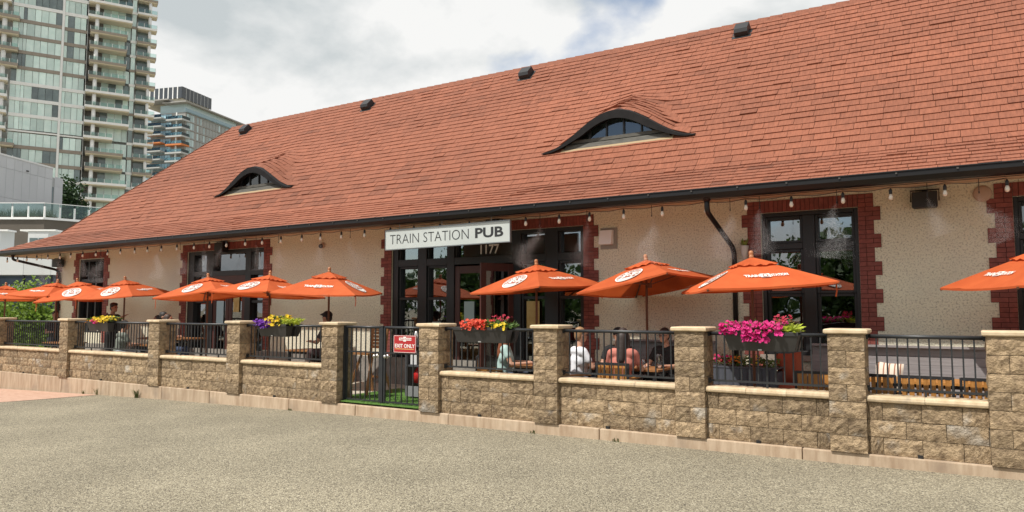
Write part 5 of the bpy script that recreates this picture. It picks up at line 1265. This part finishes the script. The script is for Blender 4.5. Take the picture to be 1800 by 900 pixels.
def build_white_block():
    t = thing('white_panel_building', 'white panel clad building in front of the tower', 'building', (-68.21, 18.56, -1), R(117.4)); M = mat('white_panel', (.60, .61, .62), .6, (.65, .66, .67), .4, rnd=.03)
    BX = lambda nm, m, *b: MB().box(*b).build(nm, m, t)
    BX('body', M_tg, -12, 6.2, .04, 12, 0, 15.5); BX('body', M_tg, 6.2, 8.0, .3, 9, 0, 14.9)
    x = -12
    for i in range(20):
        for z0, z1 in ((5, 9.2), (9.2, 12.1), (12.1, 14.6), (14.6, 15.6)): MB().box(x+.012, x+.9, -.01, .04, z0+.012, z1-.012).build('panel', M, t)
        x += .91
    for z0, z1 in ((9.2, 14.1), (14.1, 15.0)): MB().box(6.9, 8.0, .26, .3, z0, z1-.01).build('panel', M, t)
    BX('window', M_pane_d, 6.25, 6.85, .28, .32, 10.5, 14.0); BX('roof_edge', M_tw, -12, 6.25, -.05, .2, 15.6, 15.75); BX('panel', M, 6.205, 6.25, -.01, .3, 5, 15.6)
    BX('wall_lamp', M_dark, 3.0, 3.2, -.12, -.01, 14.75, 14.85)
    # brown terrace podium with glass rail
    p = thing('brown_podium', 'brown podium terrace with a glass rail below the white building', 'building', (0, 0, 0)); pts = [(-64, 11.7), (-56.19, 16.64), (-54.4, 24), (-62, 40), (-84, 30)]
    m = MB(); n = len(pts); m.add([(x, y, -1) for x, y in pts]+[(x, y, 8.2) for x, y in pts], [tuple(range(n, 2*n))]+[(i, (i+1) % n, n+(i+1) % n, n+i) for i in range(n)]); m.build('wall', mat('podium_brown', (.10, .085, .066), .8, (.12, .10, .08), .4), p)
    def off(a, b, s): return Vector((a[0]+(b[0]-a[0])*s, a[1]+(b[1]-a[1])*s, 0))
    for a, b in ((pts[0], pts[1]), (pts[1], pts[2])):
        MB().bar(Vector((*a, 8.22)), Vector((*b, 8.22)), .25, .16).build('coping', M_tw, p)
        k = 8
        for i in range(k):
            q0, q1 = off(a, b, i/k), off(a, b, (i+.94)/k); MB().bar(q0+Vector((0, 0, 8.85)), q1+Vector((0, 0, 8.85)), .03, .95).build('rail_glass', M_tr, p); MB().box(q0.x-.05, q0.x+.05, q0.y-.05, q0.y+.05, 8.3, 9.1).build('rail_post', M_tw, p)
        MB().bar(Vector((*a, 9.34)), Vector((*b, 9.34)), .06, .05).build('handrail', M_tw, p)
    g = MB(); r = random.Random(5)
    for i in range(900):
        q = off(pts[0], pts[1], r.uniform(.45, .98))+Vector((-.9, 1.0, 0)); pz = Vector((q.x+r.uniform(-.4, .4), q.y+r.uniform(-.4, .4), 8.2)); h = r.uniform(.5, 1.0); d = Vector((r.uniform(-.3, .3), r.uniform(-.3, .3), h)); s = Vector((.02, .02, 0)); g.add([pz-s, pz+s, pz+d], [(0, 1, 2)])
    tag(g.build('terrace_grass', mat('terrace_grass', (.06, .07, .03), .9, (.12, .12, .06), 2)), 'tufts of tall grass behind the terrace glass rail', 'grass', kind='stuff')
    e = thing('raised_terrace', 'raised terrace with dark screen fence below the tower', 'terrace', (0, 0, 0)); m = MB(); m.box(-100, -68, 27.5, 60, -1, 9.6); m.build('deck', mat('podium_brown', (.17, .145, .115), .8), e)
    for i in range(26): MB().box(-79+i*.9, -78.15+i*.9, 33.0, 33.08, 9.6, 12.6).build('screen_panel', mat('screen_dark', (.03, .028, .027), .6), e)
build_white_block()
def build_shops():
    d = Vector((.845, .535)); ang = math.atan2(.535, .845); o = Vector((-56.0, 9.65)); t = thing('shop_row', 'white fascia shop row with dark storefront glass past the patio', 'building', (o.x, o.y, -1), ang)
    BX = lambda nm, m, *b: MB().box(*b).build(nm, m, t); M = mat('fascia_white', (.60, .62, .62), .6, (.64, .66, .66), .6, rnd=.03)
    BX('body', M_tg, -6, 22, .15, 6, 0, 6.1); BX('roof', M_tg, -6, 22, 0, 6.2, 6.15, 6.3)
    for i in range(16): MB().box(-6+i*1.75+.012, -6+(i+1)*1.75-.012, 0, .14, 4.86, 6.14).build('fascia_panel', M, t)
    for i in range(16):
        MB().box(-6+i*1.75+.04, -6+(i+1)*1.75-.04, .08, .14, .5, 4.8).build('pane', mat('shop_glass', (.035, .045, .065), .08, (.05, .065, .085), 1, spec=.8), t); MB().box(-6+i*1.75-.04, -6+i*1.75+.04, .02, .15, 0, 4.86).build('mullion', M_dark, t)
    Mx = mat('shop_print', (.38, .40, .42), .6)
    for txt, x in (('Available', 5.25), ('Lease', 8.75)):
        vs, fs = text_geo(txt, .42, .004); m = MB(); m.add([(x+v.x*.85, .06, 3.98+v.y) for v in vs], fs); m.build('window_lettering', Mx, t)
    vs = [((r*math.cos(2*math.pi*i/24))+10.6, .06, 3.8+r*1.15*math.sin(2*math.pi*i/24)) for i in range(24) for r in (.42, .56)]; m = MB(); m.add(vs, [(2*i, 2*i+1, (2*i+3) % 48, (2*i+2) % 48) for i in range(24)]); m.build('window_emblem', Mx, t)
    for x in (.0, 3.3, 6.4):
        b = MB(); b.hexa([(x-1.0, 1.6, 6.3), (x-.55, .9, 6.3), (x+.75, .9, 6.3), (x+1.2, 1.6, 6.3), (x-1.0, 1.6, 7.75), (x-.55, .9, 7.75), (x+.75, .9, 7.75), (x+1.2, 1.6, 7.75)]); o_ = b.build('white_bay', M, t)
        for a in (-.42, .16): MB().box(x+a, x+a+.5, .86, .895, 6.4, 7.3).build('bay_window', M_pane_d, o_)
        MB().box(x-1.05, x+1.25, .84, 1.7, 7.75, 7.85).build('bay_roof', M_tw, o_)
build_shops()

# ------------------------------------------------------------------ cooling mist from the nozzles
def build_mist():
    r = random.Random(12); m = MB(); M = mat('mist_droplet', (.85, .86, .87), .6, trans=.5)
    for i in range(11000):
        t = r.random()**.6; z = -.72*t; w = .012+.105*t; x, y = r.gauss(0, w)+.05*math.sin(7*t), r.gauss(0, w); s = r.uniform(.0004, .0008)
        x += .10*t*noise.noise(Vector((x*6, y*6, z*5)))
        m.add([(x-s, y-s, z-s), (x+s, y+s, z-s), (x+s, y-s, z+s), (x-s, y+s, z+s)], [(0, 2, 1), (0, 1, 3), (0, 3, 2), (1, 2, 3)])
    me = m.mesh('mist_spray', M)
    for x in NOZ:
        ob = link('mist_spray', me, None, (x, YG+.14, 3.235)); ob.rotation_euler = (r.uniform(-.35, .1), r.uniform(-.1, .5), r.uniform(0, 6)); k = r.uniform(.7, 1.2); ob.scale = (k, k, k); tag(ob, 'faint white mist drifting from a nozzle under the gutter', 'mist', 'mist sprays under the gutter', 'stuff')
build_mist()
